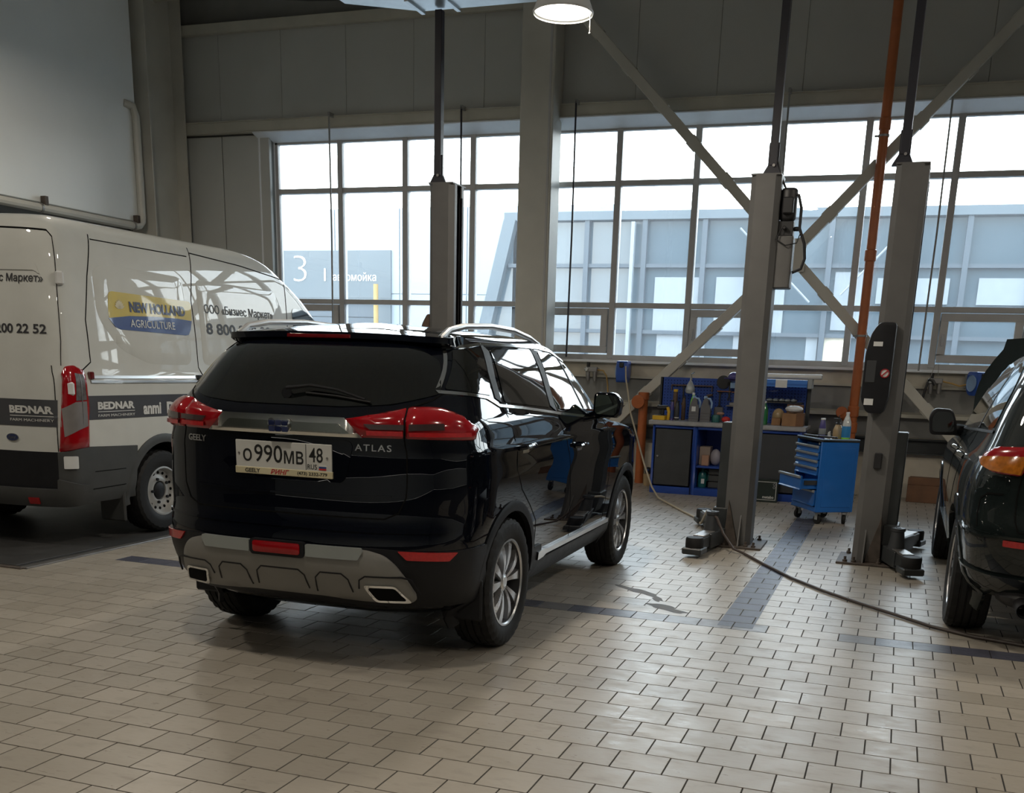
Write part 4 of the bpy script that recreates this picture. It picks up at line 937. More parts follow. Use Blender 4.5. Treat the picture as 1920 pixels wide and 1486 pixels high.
# doors and seams
mk('rear_axle', G().tube([(0, -.8, .33), (0, .8, .33)], .06, 10), M['black_steel'], van)
W_.strip('door_gap', S, [(-.30 + .30, 2.44), (0, .77)], .012, M['gap'], off=.002, th=.004)
W_.strip('door_gap', S, [(0, 2.43), (.80, 2.405), (.875, 2.36), (.885, 2.2), (.875, 1.6), (.84, 1.42)], .012, M['gap'], off=.002, th=.004, res=.03)
W_.strip('door_gap', S, [(.71, 1.42), (.705, .77)], .010, M['gap'], off=.002, th=.004)
for q in (1, -1):
    W_.patch('door_emboss', S, roundpoly([(q * .10, 2.16), (q * .62, 2.16), (q * .66, 2.08), (q * .60, 2.11), (q * .10, 2.11)], .02), M['white_paint'], off=.008, th=.012, res=.06)
for z in (2.06, 1.25): 
    o = mk('door_hinge', G().box(-.03, .03, -.03, .03, -.05, .05), M['white_plastic'], van, bevel=.012, loc=W_.pt(S, .93, z, .012), rot=(0, 0, .75))
W_.text('van_lettering', 'ООО «Бизнес Маркет»', K, -.10, 2.010, M['print_dark'], w=.765, h=.075, sg=-1, bold=.012, off=.003)
W_.text('van_lettering', '8 800 200 22 52', K, -.22, 1.650, M['print_dark'], w=.675, h=.070, sg=-1, bold=.02, off=.003)
W_.patch('door_band', S, [(-.70, .958), (-.70, 1.162), (.735, 1.162), (.715, .958)], M['band_grey'], off=.003, th=.004, res=.06)
for y0 in (-.555, .30):
    W_.text('band_lettering', 'BEDNAR', K, y0, 1.055, M['print_white'], w=.36, h=.058, sg=-1, bold=.045, off=.005)
    W_.text('band_lettering', 'FARM MACHINERY', K, y0, .995, M['print_white'], w=.36, h=.020, sg=-1, off=.005)
    W_.strip('band_line', K, [(y0, 1.036), (y0 - .36, 1.036)], .005, M['print_white'], off=.005, th=.002)
W_.text('band_lettering', 'anmi', K, -.10, 1.0, M['print_white'], w=.22, h=.09, sg=-1, bold=.04, off=.005)
ov = [( .56 * -1 + .055 * math.cos(2 * PI * i / 24), .868 + .030 * math.sin(2 * PI * i / 24)) for i in range(24)]
ford = W_.patch('oval_badge', K, ov, M['chrome'], off=.008, th=.010, res=.05)
W_.patch('oval_field', K, [(-.56 + .050 * math.cos(2 * PI * i / 24), .868 + .0255 * math.sin(2 * PI * i / 24)) for i in range(24)], M['print_navy'], off=.011, th=.004, res=.05, parent=ford)
W_.text('badge_lettering', 'Ford', K, -.527, .857, M['chrome'], w=.066, h=.022, sg=-1, shear=.35, off=.012, parent=ford)
# tail lamp
for q in (1, -1):
    F = lambda pts: [(q * a, b) for a, b in pts]
    o = W_.patch('tail_lamp', S, roundpoly(F([(.715, .768), (.775, 1.10), (.82, 1.36), (.90, 1.415), (1.03, 1.425), (1.13, 1.385), (1.145, 1.10), (1.118, .790)]), .02), M['red_lens'], off=.004, bulge=.030, edge=.07, res=.03, res2=.04)
    W_.patch('clear_section', S, F([(.79, 1.10), (.97, 1.15), (1.09, 1.155), (1.09, .965), (.805, .885)]), M['clear_lens'], off=.037, th=.012, res=.03, parent=o)
    W_.patch('ribbed_section', S, F([(1.0, 1.365), (1.08, 1.345), (1.09, 1.165), (.98, 1.16)]), M['ribbed_lens'], off=.037, th=.012, res=.03, parent=o)
    W_.strip('lens_rib', S, F([(1.04, 1.35), (1.045, .98)]), .006, M['bare_steel'], off=.040, th=.006, parent=o)
# side: track rail, band, lettering, badge
W_.strip('door_track', R, [(-.83, 1.335), (.50, 1.332)], .022, M['satin_chrome'], off=.010, th=.02)
W_.strip('door_track', R, [(-.83, 1.302), (.50, 1.300)], .018, M['satin_chrome'], off=.012, th=.02)
mk('track_end', G().box(-.03, .03, -.02, .02, -.035, .035), M['plastic'], van, bevel=.006, loc=W_.pt(R, .52, 1.318, .005))
mk('marker_lamp', G().box(-.02, .025, -.02, .02, -.03, .03), M['red_deep'], van, bevel=.008, loc=W_.pt(R, -.82, 1.345, .01))
W_.patch('side_band', R, [(-.885, 1.008), (3.0, 1.008), (3.0, 1.185), (-.868, 1.193)], M['band_grey'], off=.003, th=.004, res=.15)
W_.text('band_lettering', 'BEDNAR', R, -.775, 1.085, M['print_white'], w=.42, h=.060, bold=.045, off=.005)
W_.text('band_lettering', 'FARM MACHINERY', R, -.775, 1.028, M['print_white'], w=.42, h=.020, off=.005)
W_.strip('band_line', R, [(-.775, 1.068), (-.355, 1.068)], .005, M['print_white'], off=.005, th=.002)
W_.text('band_lettering', 'anmi', R, -.25, 1.030, M['print_white'], w=.225, h=.098, bold=.04, off=.005)
W_.text('band_lettering', 'DAL', R, .05, 1.030, M['print_white'], w=.30, h=.10, bold=.045, off=.005)
bd = roundpoly([(-.505, 2.005), (.53, 1.985), (.50, 1.80), (.44, 1.695), (-.46, 1.715), (-.545, 1.80)], .05, 5)
W_.patch('company_badge', R, bd, M['print_yellow'], off=.0085, th=.004, res=.08)
bl = [(-.543, 1.795), (-.3, 1.822), (0, 1.832), (.3, 1.832), (.503, 1.820), (.475, 1.745), (.44, 1.700), (.40, 1.694), (-.42, 1.712), (-.48, 1.730)]
W_.patch('badge_lower', R, bl, M['print_blue'], off=.0100, th=.004, res=.08)
W_.text('badge_lettering', 'NEW HOLLAND', R, -.285, 1.853, M['print_navy'], w=.71, h=.085, bold=.05, off=.0105)
W_.text('badge_lettering', 'AGRICULTURE', R, -.30, 1.735, M['print_white'], w=.56, h=.062, bold=.005, off=.012)
lf = G()
for i in range(5):
    for sg in (-1, 1):
        a = PI / 2 + sg * (.25 + .32 * i) if i < 4 else PI / 2
        c = (-.40, 1.872); pts = []
        for t, wd in ((0, .0), (.35, .016), (.7, .014), (1.0, .0)):
            pts.append((c[0] + math.cos(a) * .062 * t - math.sin(a) * wd * .6, c[1] + math.sin(a) * .075 * t + math.cos(a) * wd * .6))
        for t, wd in ((.7, .014), (.35, .016)):
            pts.append((c[0] + math.cos(a) * .062 * t + math.sin(a) * wd * .6, c[1] + math.sin(a) * .075 * t - math.cos(a) * wd * .6))
        vs = [W_.pt(R, p[0], p[1], .0115) for p in pts]; lf.add(vs, [tuple(range(len(vs)))])
mk('badge_leaf', lf, M['print_cream'], van, recalc=False)
W_.text('van_lettering', 'ООО «Бизнес Маркет»', R, .71, 1.880, M['print_dark'], w=1.10, h=.098, bold=.008, off=.009)
W_.text('van_lettering', '8 800 200 22 52', R, .705, 1.715, M['print_dark'], w=1.30, h=.100, bold=.02, off=.009)
for pts in ([(.665, 2.455), (.60, 2.2), (.545, 2.0), (.545, 1.42), (.60, 1.34), (.60, .74)], [(2.12, 2.30), (2.10, 2.1), (2.075, 1.88), (2.06, 1.3), (2.06, .74)], [(-.58, 2.42), (-.70, 2.1), (-.79, 1.77), (-.79, 1.45), (-.90, 1.38)], [(.66, 2.41), (1.4, 2.37), (2.10, 2.30)]):
    W_.strip('door_gap', R, pts, .009, M['gap'], off=.002, th=.004)
W_.strip('roof_seam', R, [(-.58, 2.385), (.60, 2.375)], .008, M['gap'], off=.002, th=.004)
W_.patch('panel_emboss', R, roundpoly([(-.50, 2.215), (.46, 2.185), (.46, 1.44), (-.10, 1.44), (-.45, 1.56), (-.66, 1.80), (-.64, 2.15)], .09, 6), M['white_paint'], off=.0005, th=.006, res=.08, bulge=.006, edge=.05)
W_.patch('panel_emboss', R, roundpoly([(.64, 2.185), (1.90, 2.175), (1.97, 2.05), (1.98, 1.44), (.62, 1.44)], .08, 6), M['white_paint'], off=.0005, th=.006, res=.08, bulge=.006, edge=.05)
for fn in (R, L): W_.patch('cab_window', fn, roundpoly([(2.17, 1.50), (2.19, 2.03), (2.42, 2.02), (2.60, 1.95), (2.85, 1.74), (3.02, 1.50)], .06), M['tint'], off=.004)
for o in [c for c in van.children if c.name.startswith(('company_badge', 'badge_', 'van_lettering'))]:
    pass

# ------------------------------------------------------------------ dark green SUV at the right with its bonnet up
grn = empty('car', (1.35, 6.95, 0), PI / 2, 'dark green SUV at the right edge with raised bonnet and red and amber lamp', 'car')
Q = Veh(GRN, grn); R, L, K, S = Q.R, Q.L, Q.K, Q.S
zs = [.32, .36, .40, .45, .5, .55, .60, .65, .70, .74, .78, .82, .86, .90, .95, 1.0, 1.03, 1.06, 1.09, 1.12, 1.15, 1.18, 1.21, 1.24, 1.28, 1.33, 1.40, 1.47, 1.54, 1.60, 1.65, 1.685, 1.71, 1.73, 1.745, 1.757, 1.766, 1.773, 1.777, 1.78]
Q.body(M['green_paint'], zs, [(0, .37), (2.7, .37)], .415, .60, 1.2, M['liner'])
for ax in (0, 2.7):
    for sd in (1, -1): make_wheel(grn, (ax, sd * .80, .365), sd, .365, .240, .235, 'alloy')
for fn, ys in ((L, 1), (R, -1)):
    Q.patch('side_window', fn, roundpoly([(-.34, 1.27), (-.22, 1.50), (-.02, 1.63), (.30, 1.655), (.36, 1.655), (.36, 1.25)], .05), M['clear_glass'], off=.004)
    Q.patch('side_window', fn, roundpoly([(.44, 1.245), (.44, 1.655), (1.10, 1.645), (1.35, 1.57), (1.70, 1.24)], .04), M['clear_glass'], off=.004)
    Q.strip('belt_trim', fn, [(-.38, 1.25), (.4, 1.225), (1.2, 1.195), (1.85, 1.18)], .016, M['plastic'], off=.006)
    Q.strip('window_frame', fn, [(.40, 1.24), (.40, 1.655)], .05, M['plastic'], off=.006)
    Q.ring('arch_flare', fn, 0, .37, .410, .480, math.radians(-12), math.radians(200), M['green_paint'], off=.012, th=.03, k=4)
    Q.ring('arch_flare', fn, 2.7, .37, .410, .480, math.radians(-12), math.radians(195), M['green_paint'], off=.012, th=.03, k=4)
    for hx in (.47, 1.20):
        mk('door_handle', G().tube([Q.pt(fn, hx - .10, 1.05, .0), Q.pt(fn, hx - .08, 1.055, .035), Q.pt(fn, hx + .08, 1.055, .035), Q.pt(fn, hx + .10, 1.05, .0)], .016, 8), M['chrome'], grn)
    Q.patch('side_cladding', fn, [(.45, .36), (2.25, .36), (2.25, .50), (.45, .50)], M['green_paint'], off=.02, th=.03, res=.15)
    for pts in ([(.40, 1.23), (.36, 1.0), (.44, .85), (.50, .50)], [(1.28, 1.2), (1.28, .5)]): Q.strip('door_gap', fn, pts, .008, M['gap'], off=.002, th=.004)
    g = G(); prof = []
    for dx, sc in ((-.08, .92), (-.075, .98), (-.02, 1.0), (.04, .92), (.08, .70), (.10, .35)):
        prof.append([(1.72 + dx, ys * (1.0 + a * sc), 1.215 + b * sc) for a, b in roundpoly([(-.11, -.095), (.095, -.10), (.115, .04), (.085, .105), (-.05, .10), (-.085, .02)], .035, 4)])
    n = len(prof[0]); g.add([p for r in prof for p in r], [(i * n + j, i * n + (j + 1) % n, (i + 1) * n + (j + 1) % n, (i + 1) * n + j) for i in range(5) for j in range(n)] + [tuple(range(n)), tuple(5 * n + j for j in range(n))])
    g.tube([(1.76, ys * .80, 1.15), (1.74, ys * .90, 1.16), (1.72, ys * .98, 1.17)], .045, 8)
    o = mk('door_mirror', g, M['plastic'], grn)
    mk('mirror_glass', G().prism([(ys * (1.0 + a), 1.215 + b) for a, b in roundpoly([(-.08, -.07), (.08, -.075), (.09, .03), (.065, .08), (-.04, .078), (-.068, .02)], .03, 4)], 'x', 1.634, 1.642), M['tint'], o)
Q.patch('rear_window', S, roundpoly([(-.60, 1.60), (-.66, 1.30), (.66, 1.30), (.60, 1.60)], .05), M['tint'], off=.004)
for q in (-1, 1):
    F = lambda pts: [(q * a, b) for a, b in pts]
    o = Q.patch('tail_lamp', S, roundpoly(F([(.50, 1.195), (.80, 1.180), (.90, 1.140), (.915, 1.105), (.80, 1.060), (.70, 1.040), (.50, 1.035)]), .03), M['red_lens'], off=.004, bulge=.025, edge=.05, res=.03, res2=.02)
    Q.patch('indicator_lens', S, F([(.50, 1.136), (.885, 1.104), (.80, 1.064), (.70, 1.046), (.50, 1.040)]), M['amber'], off=.036, th=.016, res=.03, res2=.02, parent=o)
    Q.patch('reflector', S, rrect(q * .30 if q > 0 else q * .545, q * .545 if q > 0 else q * .30, .655, .690, .006), M['red_reflector'], off=.010, th=.012)
    Q.strip('bumper_seam', S, F([(.30, .71), (.55, .705), (.75, .695), (1.0, .72), (1.12, .745)]), .012, M['satin_chrome'] if False else M['green_paint'], off=.016, th=.02)
    Q.strip('bumper_seam', S, F([(.30, .475), (.63, .471), (.9, .49), (1.1, .52)]), .012, M['green_paint'], off=.016, th=.02)
    Q.strip('tailgate_gap', S, F([(.50, 1.20), (.50, 1.03), (.49, .80), (.47, .74), (.0, .72)]), .008, M['gap'], off=.002, th=.004)
Q.strip('fuel_flap_gap', S, [(-.58, .93), (-.70, .925), (-.75, .895), (-.765, .80), (-.76, .74)], .010, M['gap'], off=.002, th=.004, res=.02)
mk('exhaust_pipe', G().lathe([(.040, 0), (.044, -.005), (.044, .22), (.030, .22), (.034, 0)], 16, (-.88, .56, .31), 'x', caps=False), M['black_steel'], grn)
mk('exhaust_silencer', G().ball((-.50, .50, .34), .22, .20, .09), M['black_steel'], grn)
# raised bonnet: a curved panel hinged at the windscreen
vs = []; nx, ny = 8, 14
for lay in (0, -.03):
    for i in range(nx + 1):
        t = i / nx; x = 2.05 + .85 * t; z = 1.10 + .78 * t + .03 * math.sin(PI * t); hwid = .74 + .10 * math.sin(PI * min(1, t * 1.15)) - .20 * t
        for j in range(ny + 1):
            e = -1 + 2 * j / ny; vs.append((x + .10 * (1 - abs(e) ** 2.5) * t, hwid * e, z + .03 * (1 - e * e) + lay))
N = (nx + 1) * (ny + 1); fs = []
for i in range(nx):
    for j in range(ny):
        a = i * (ny + 1) + j; q4 = (a, a + 1, a + ny + 2, a + ny + 1); fs.append(q4); fs.append(tuple(N + k for k in q4[::-1]))
rim = [j for j in range(ny + 1)] + [i * (ny + 1) + ny for i in range(1, nx + 1)] + [nx * (ny + 1) + j for j in range(ny - 1, -1, -1)] + [i * (ny + 1) for i in range(nx - 1, 0, -1)]
for i in range(len(rim)): a, b = rim[i], rim[(i + 1) % len(rim)]; fs.append((a, b, b + N, a + N))
mk('bonnet', G().add(vs, fs), M['green_paint'], grn)
mk('windscreen', G(), None, grn) if False else None
# ------------------------------------------------------------------ two-post lifts
def lift_post(x, y, o, label, rz=0.0):
    t = empty('lift_post', (x, y, 0), rz, label, 'lift post', 'grey two-post lift columns')
    H = 3.13; b = .125; d = .15; c = .045; k = .012
    out = [(-o * b, -d + c), (-o * (b - c), -d), (o * (b - c), -d), (o * b, -d + c), (o * b, -d + c + .05)]
    inn = [(o * (b - k), -d + c + .05), (o * (b - k), -d + c + k * .5), (o * (b - c - k * .4), -d + k), (-o * (b - c - k * .4), -d + k), (-o * (b - k), -d + c + k * .5)]
    poly = out + inn + [(px, -py) for px, py in inn[::-1]] + [(px, -py) for px, py in out[::-1]]
    mk('column', G().prism(poly, 'z', .018, H), M['post_grey'], t, smooth=20)
    mk('top_plate', G().box(-b, b, -d, d, H, H + .012), M['post_grey'], t)
    mk('base_plate', G().box(-.24 if o > 0 else -.20, .20 if o > 0 else .24, -.27, .27, 0, .018), M['rust_plate'], t, bevel=.003)
    for bx in (-.17, -.10, .10):
        for by in (-.22, .22):
            mk('anchor_bolt', G().lathe([(.020, .018), (.020, .034), (.011, .036), (.011, .062), (0, .064)], 8, (-o * -bx if False else bx * o, by, 0), 'z'), M['rust_plate'], t)
    mk('gusset', G().prism([(-o * .02, .018), (o * .11, .018), (o * .085, .42)], 'y', -d - .030, -d + .0), M['rust_plate'], t, bevel=.003)
    mk('gusset', G().prism([(-d - .09, .018), (-d + .004, .018), (-d + .004, .30)], 'x', -o * .03 - .006, -o * .03 + .006), M['post_grey'], t)
    mk('carriage', G().box(min(o * .02, o * .21), max(o * .02, o * .21), -.095, .095, .14, 1.10).box(min(o * .10, o * .23), max(o * .10, o * .23), -.13, .13, .10, .34), M['post_dark'], t, bevel=.008)
    mk('safety_strip', G().box(min(o * .10, o * .13), max(o * .10, o * .13), .055, .075, .2, H - .1), M['black_steel'], t)
    return t
def lift_arm(t, o, p0, p1, tip=True, stand=True):
    p0, p1 = Vector(p0), Vector(p1); dv = (p1 - p0); L = dv.length; u = dv.normalized(); s = Vector((-u.y, u.x, 0))
    m = Matrix(((u.x, s.x, 0, p0.x), (u.y, s.y, 0, p0.y), (0, 0, 1, p0.z), (0, 0, 0, 1)))
    a = mk('arm', G().box(0, L * .62, -.07, .07, 0, .13, m).box(L * .45, L * .94, -.055, .055, .015, .115, m), M['post_dark'], t, bevel=.006)
    if tip:
        mk('arm_pad', G().lathe([(.072, 0), (.078, .02), (.078, .09), (.070, .105), (0, .105)], 18, (p1.x, p1.y, p1.z + .015), 'z'), M['rubber'], a)
        mk('pad_tray', G().box(L - .10, L + .085, -.085, .085, -.01, .045, m), M['post_dark'], a, bevel=.01)
    if stand:
        q = p0 + u * L * .30
        mk('height_adapter', G().lathe([(.072, .13), (.050, .29), (.058, .295), (.058, .32), (.02, .32), (.02, .325), (0, .325)], 14, (q.x, q.y, p0.z - .02), 'z'), M['cab_grey'], a)
    mk('tread_plate', G().box(L * .25, L * .85, -.05, .05, .131 if False else .116, .134, m), M['bare_steel'], a, bevel=.003)
    return a
p1 = lift_post(-1.255, 9.42, -1, 'grey lift post in the centre right with hydraulic tank and motor near its top')
lift_arm(p1, -1, (-.16, -.20, .04), (-.245, -.87, .05))
lift_arm(p1, -1, (-.19, .20, .04), (-.50, 1.0, .05), stand=False)
p2 = lift_post(-.10, 9.12, 1, 'grey lift post beside the blue trolley with black control box on its front', -.03)
lift_arm(p2, 1, (.17, -.10, .04), (.36, -.62, .05))
lift_arm(p2, 1, (.17, .20, .04), (.36, .95, .05), stand=False)
p3 = lift_post(-4.22, 9.42, 1, 'grey lift post behind the roof of the black SUV')
for t, o, dx in ((p1, -1, .03), (p2, 1, -.08), (p3, 1, -.09)):
    mk('top_bracket', G().prism([(-.09 + dx, 3.14), (.08 + dx, 3.14), (.02 + dx, 3.27), (-.015 + dx, 3.27)], 'y', -.03, .03), M['conduit'], t, bevel=.004)
    mk('conduit', G().box(dx - .034, dx + .034, -.035, .035, 3.22, 7.55 if t is not p3 else 4.60).box(dx - .044, dx + .044, -.015, .0, 3.18, 3.4), M['conduit'], t, bevel=.004)
    mk('hinge_bolt', G().cyl((dx + .01, -.05, 3.22), (dx + .01, .05, 3.22), .012, seg=8), M['bare_steel'], t)
# motor, tank and hoses on the first post
mo = mk('motor', G().lathe([(.05, 0), (.068, .02), (.070, .06), (.070, .24), (.055, .26), (0, .26)], 18, (.19, -.02, 2.78), 'z').box(.11, .18, -.05, .05, 2.80, 3.0), M['black_steel'], p1, bevel=.004)
mk('terminal_box', G().box(.15, .24, -.13, -.06, 2.83, 2.96), M['black_steel'], mo, bevel=.01)
mk('valve_block', G().box(.11, .25, -.07, .05, 2.66, 2.78).cyl((.25, -.02, 2.72), (.30, -.02, 2.72), .02, seg=8).cyl((.18, -.07, 2.72), (.18, -.12, 2.72), .018, seg=8), M['black_steel'], mo, bevel=.006)
tk = mk('oil_tank', G().prism(roundpoly([(.10, -.09), (.262, -.09), (.262, .09), (.10, .09)], .03, 4), 'z', 2.24, 2.66), M['post_grey'], p1, bevel=.008)
mk('filler_cap', G().lathe([(.022, 0), (.022, .03), (0, .032)], 10, (.225, 0, 2.66), 'z'), M['black_steel'], tk)
mk('hose', G().tube([(.20, -.03, 3.00), (.27, -.05, 2.98), (.30, -.05, 2.88), (.30, -.05, 2.72), (.35, -.05, 2.60), (.365, -.05, 2.48), (.34, -.05, 2.40), (.27, -.04, 2.37)], .013, 8), M['black_steel'], p1)
mk('thin_cable', G().tube([(.16, -.10, 2.72), (.12, -.12, 2.63), (.20, -.12, 2.58), (.29, -.09, 2.60), (.31, -.06, 2.68)], .005, 6), M['black_steel'], p1)
mk('thin_cable', G().tube([(.05, .0, 3.3), (.10, -.02, 3.15), (.15, -.02, 3.05), (.17, -.02, 3.0)], .010, 6), M['black_steel'], p1)
mk('limit_guard', G().lathe([(.0, 0), (.11, 0), (.11, .02), (.0, .02)], 20, (.09, .03, 1.9), 'x').box(.09, .12, -.10, .10, 1.34, 1.93), M['post_dark'], p1, bevel=.02)
# control box on the second post
cb = mk('control_box', G().prism(roundpoly([(-.10, 1.955), (.03, 1.955), (.03, 1.38), (.0, 1.25), (-.13, 1.25), (-.185, 1.36), (-.185, 1.72), (-.155, 1.87)], .035, 4), 'y', -.325, -.155), M['plastic'], p2, bevel=.022, seg=2)
fb = -.09 - .235
mk('warning_sticker', G().box(-.13, -.07, fb + .045, fb + .058, 1.85, 1.90), M['print_red'], cb)
for a in (0,):
    mk('emblem_sticker', G().lathe([(.036, 0), (.036, .004), (0, .004)], 20, (-.02, fb - .006, 1.565), 'y'), M['print_white'], cb)
    mk('ban_ring', G().lathe([(.036, -.003), (.036, -.001), (.028, -.001), (.028, -.003)], 20, (-.02, fb - .006, 1.565), 'y', caps=False).box(-.0045, .0045, -.002, .0, -.032, .032, Matrix.Translation((-.02, fb - .008, 1.565)) @ Matrix.Rotation(.8, 4, 'Y')), M['print_red'], cb, recalc=False)
mk('display', G().box(-.165, -.09, fb - .004, fb + .004, 1.49, 1.66), M['cab_grey'], cb, bevel=.004)
mk('paper_label', G().box(-.155, -.085, fb - .003, fb + .004, 1.315, 1.365), M['paper'], cb)
mk('paper_label', G().box(-.13, -.06, fb - .003, fb + .02, 1.77, 1.805), M['paper'], cb)
mk('socket', G().box(-.03, .03, -.178, -.148, .80, .93), M['black_steel'], p2, bevel=.006)
# rounded box on the far side of the third post
mk('control_box', G().prism(roundpoly([(-.22, 1.25), (-.125, 1.25), (-.125, 1.98), (-.16, 1.98), (-.22, 1.88)], .04, 4), 'y', -.10, .10), M['brown'], p3, bevel=.01)

# ------------------------------------------------------------------ ventilation duct, lamp
duct = empty('air_duct', (0, 9.3, 4.615), 0, 'galvanised sheet metal duct at the top edge left of the round lamp', 'duct')
mk('duct_body', G().box(-4.50, -1.6, -.16, .16, 0.0, .26), M['galv'], duct, bevel=.004)
mk('duct_elbow', G().prism([(-5.3, .12), (-4.50, 0.0), (-4.50, .26), (-5.3, .40)], 'y', -.16, .16), M['galv'], duct, bevel=.004)
for x in (-4.5, -4.15, -3.3, -2.4, -1.65):
    mk('duct_flange', G().box(x - .02, x + .02, -.185, .185, -.02, .285), M['galv'], duct, bevel=.003)
for x in (-4.9, -4.0, -2.0):
    mk('duct_hanger', G().box(x - .015, x + .015, -.178, -.17, .1, 3.08).box(x - .015, x + .015, .17, .178, .1, 3.08), M['galv'], duct)
def pendant(loc, label, light=True):
    t = empty('pendant_lamp', loc, 0, label, 'lamp', 'round high bay lamps')
    mk('lamp_shade', G().lathe([(.205, -.012), (.212, 0), (.205, .012), (.19, .05), (.15, .14), (.10, .21), (.085, .24), (.08, .24), (.095, .205), (.145, .135), (.184, .048), (.198, .004)], 40, (0, 0, 0), 'z', caps=False), M['white_plastic'], t)
    mk('lamp_disc', G().lathe([(.186, .050), (.15, .030), (.08, .015), (0, .010)], 32, (0, 0, 0), 'z', caps=False), M['lamp'], t, recalc=False)
    mk('lamp_housing', G().lathe([(.085, .24), (.085, .40), (.05, .44), (0, .44)], 20, (0, 0, 0), 'z'), M['post_dark'], t)
    mk('lamp_wire', G().tube([(0, 0, .44), (0, 0, Z_TOP - loc[2])], .006, 6), M['cable'], t)
    if light:
        ld = bpy.data.lights.new('lamp_light', 'AREA'); ld.shape = 'DISK'; ld.size = .36; ld.energy = LAMP_POWER; ld.color = LAMP_COLOR
        lo = bpy.data.objects.new('lamp_light', ld); C.objects.link(lo); lo.parent = t; lo.location = (0, 0, -.005)
    return t
M['lamp'] = glow('lamp_glow', (1.0, .93, .80), 9.0)
lamp = pendant((-2.497, 7.5, 3.90), 'lit round white pendant lamp hanging at the top in front of the column')
mk('pull_cord', G().tube([(.195, 0, -.01), (.197, 0, -.13)], .0025, 6).ball((.197, 0, -.14), .007, seg=8, rings=6), M['cord'], lamp)
for k, (x, y) in enumerate(((-2.5, 2.6), (-2.5, -2.6), (-7.4, 3.6), (3.0, 7.5), (3.0, 2.6), (8.0, 2.6), (8.0, 7.5), (-8.2, 9.4))):
    pendant((x, y, 5.3), 'round white pendant lamp hanging from the hall ceiling above the bays')

# cords hanging down the window
for k, (x, z0, z1, w) in enumerate(((-8.20, 4.93, 1.70, 'leftmost thin cord hanging in front of the window'), (-6.13, 4.93, 1.70, 'thin dark cord at the window just right of the post behind the black SUV'),
    (-4.48, 4.93, 1.66, 'thin cord hanging in front of the window just right of the big column'), (-1.715, 4.93, 1.66, 'thin cord at the window behind the post with the oil tank'), (.19, 4.93, 1.62, 'rightmost thin cord at the window beside the post with the control box'))):
    c = tag(mk('hanging_cord', G().tube([(x, 14.13, z0), (x + .012, 14.13, (z0 + z1) / 2), (x, 14.13, z1)], .013, 6), M['conduit'] if k in (1, 2) else M['cord']), w, 'cord', 'thin cords in front of the window')
    mk('cord_hook', G().box(x - .015, x + .015, 14.12, 14.25, 4.90, 4.95), M['cord'], c)

# ------------------------------------------------------------------ orange drain pipes
op = tag(mk('drain_pipe', G().tube([(-3.285, 13.93, 0), (-3.285, 13.93, 1.16)], .062, 20), M['orange_pvc']), 'short orange drain pipe standing upright left of the workbench', 'pipe')
mk('pipe_socket', G().lathe([(.062, 1.12), (.074, 1.13), (.074, 1.22), (.070, 1.225), (.0, 1.225)], 20, (-3.285, 13.93, 0), 'z'), M['orange_pvc'], op)
mk('branch_cap', G().lathe([(.0, 0), (.085, 0), (.092, .012), (.092, .03), (.062, .05), (.05, .12)], 20, (-3.33, 13.78, 1.10), 'y', caps=False), M['orange_pvc'], op)
tp = tag(mk('drain_pipe', G().tube([(-.535, 13.93, 0), (-.535, 13.93, Z_TOP)], .058, 20), M['orange_pvc']), 'tall orange drain pipe rising to the roof between the two lift posts', 'pipe')
for z in (.82, 1.02, 2.9, 4.38): mk('pipe_socket', G().lathe([(.060, z), (.071, z + .01), (.071, z + .13), (.060, z + .14)], 20, (-.535, 13.93, 0), 'z', caps=False), M['orange_pvc'], tp)
mk('inspection_branch', G().tube([(-.535, 13.93, .92), (-.63, 13.86, 1.03), (-.67, 13.83, 1.075)], .055, 16).lathe([(.0, .0), (.066, .0), (.072, .01), (.072, .05), (0, .06)], 18, (-.67, 13.80, 1.08), 'y'), M['orange_pvc'], tp)
for z in (2.02, 4.32):
    mk('pipe_clamp', G().lathe([(.060, z - .012), (.068, z - .012), (.068, z + .012), (.060, z + .012)], 20, (-.535, 13.93, 0), 'z', caps=False).cyl((-.64, 13.93, z), (-.60, 13.93, z), .012, seg=8), M['bare_steel'], tp)

# ------------------------------------------------------------------ workbench
YF, YBK = 12.93, 13.615
def cabinet(x0, x1, label, door=True, shelf=False):
    t = empty('tool_cabinet', (x0, YF, 0), 0, label, 'cabinet', 'blue workbench cabinets'); w = x1 - x0; D = YBK - YF
    g = G().box(0, .03, 0, D, 0, .855).box(w - .03, w, 0, D, 0, .855).box(.03, w - .03, D - .02, D, 0, .855).box(.03, w - .03, 0, D, 0, .09).box(.03, w - .03, 0, D, .82, .855)
    if shelf: g.box(.03, w - .03, .03, D, .345, .37)
    mk('carcass', g, M['blue_paint'], t, bevel=.004)
    if door:
        d = mk('door', G().box(.045, w - .045, -.016, .01, .11, .81), M['cab_grey'], t, bevel=.004)
        mk('lock_knob', G().lathe([(.014, 0), (.016, -.012), (.010, -.02), (0, -.02)], 12, (.085, -.016, .47), 'y'), M['chrome'], d)
    return t
cabinet(-2.905, -2.36, 'blue workbench cabinet with dark door beside the short orange pipe')
cabinet(-2.36, -1.62, 'open blue workbench shelf unit between the two doored cabinets', door=False, shelf=True)
cabinet(-1.62, -1.06, 'blue workbench cabinet with dark door behind the drawer trolley')
tag(mk('worktop', G().box(-2.96, -1.02, YF - .03, YBK - .0, .868, .912).box(-2.96, -1.02, YF - .03, YF - .005, .858, .87), M['worktop'], bevel=.005), 'long grey steel worktop lying on the blue cabinets', 'worktop')
peg = tag(mk('pegboard', G().box(-2.98, -1.10, 13.64, 13.67, .90, 1.44), M['blue_paint'], bevel=.004), 'blue perforated tool board standing behind the worktop', 'tool board')
hg = G()
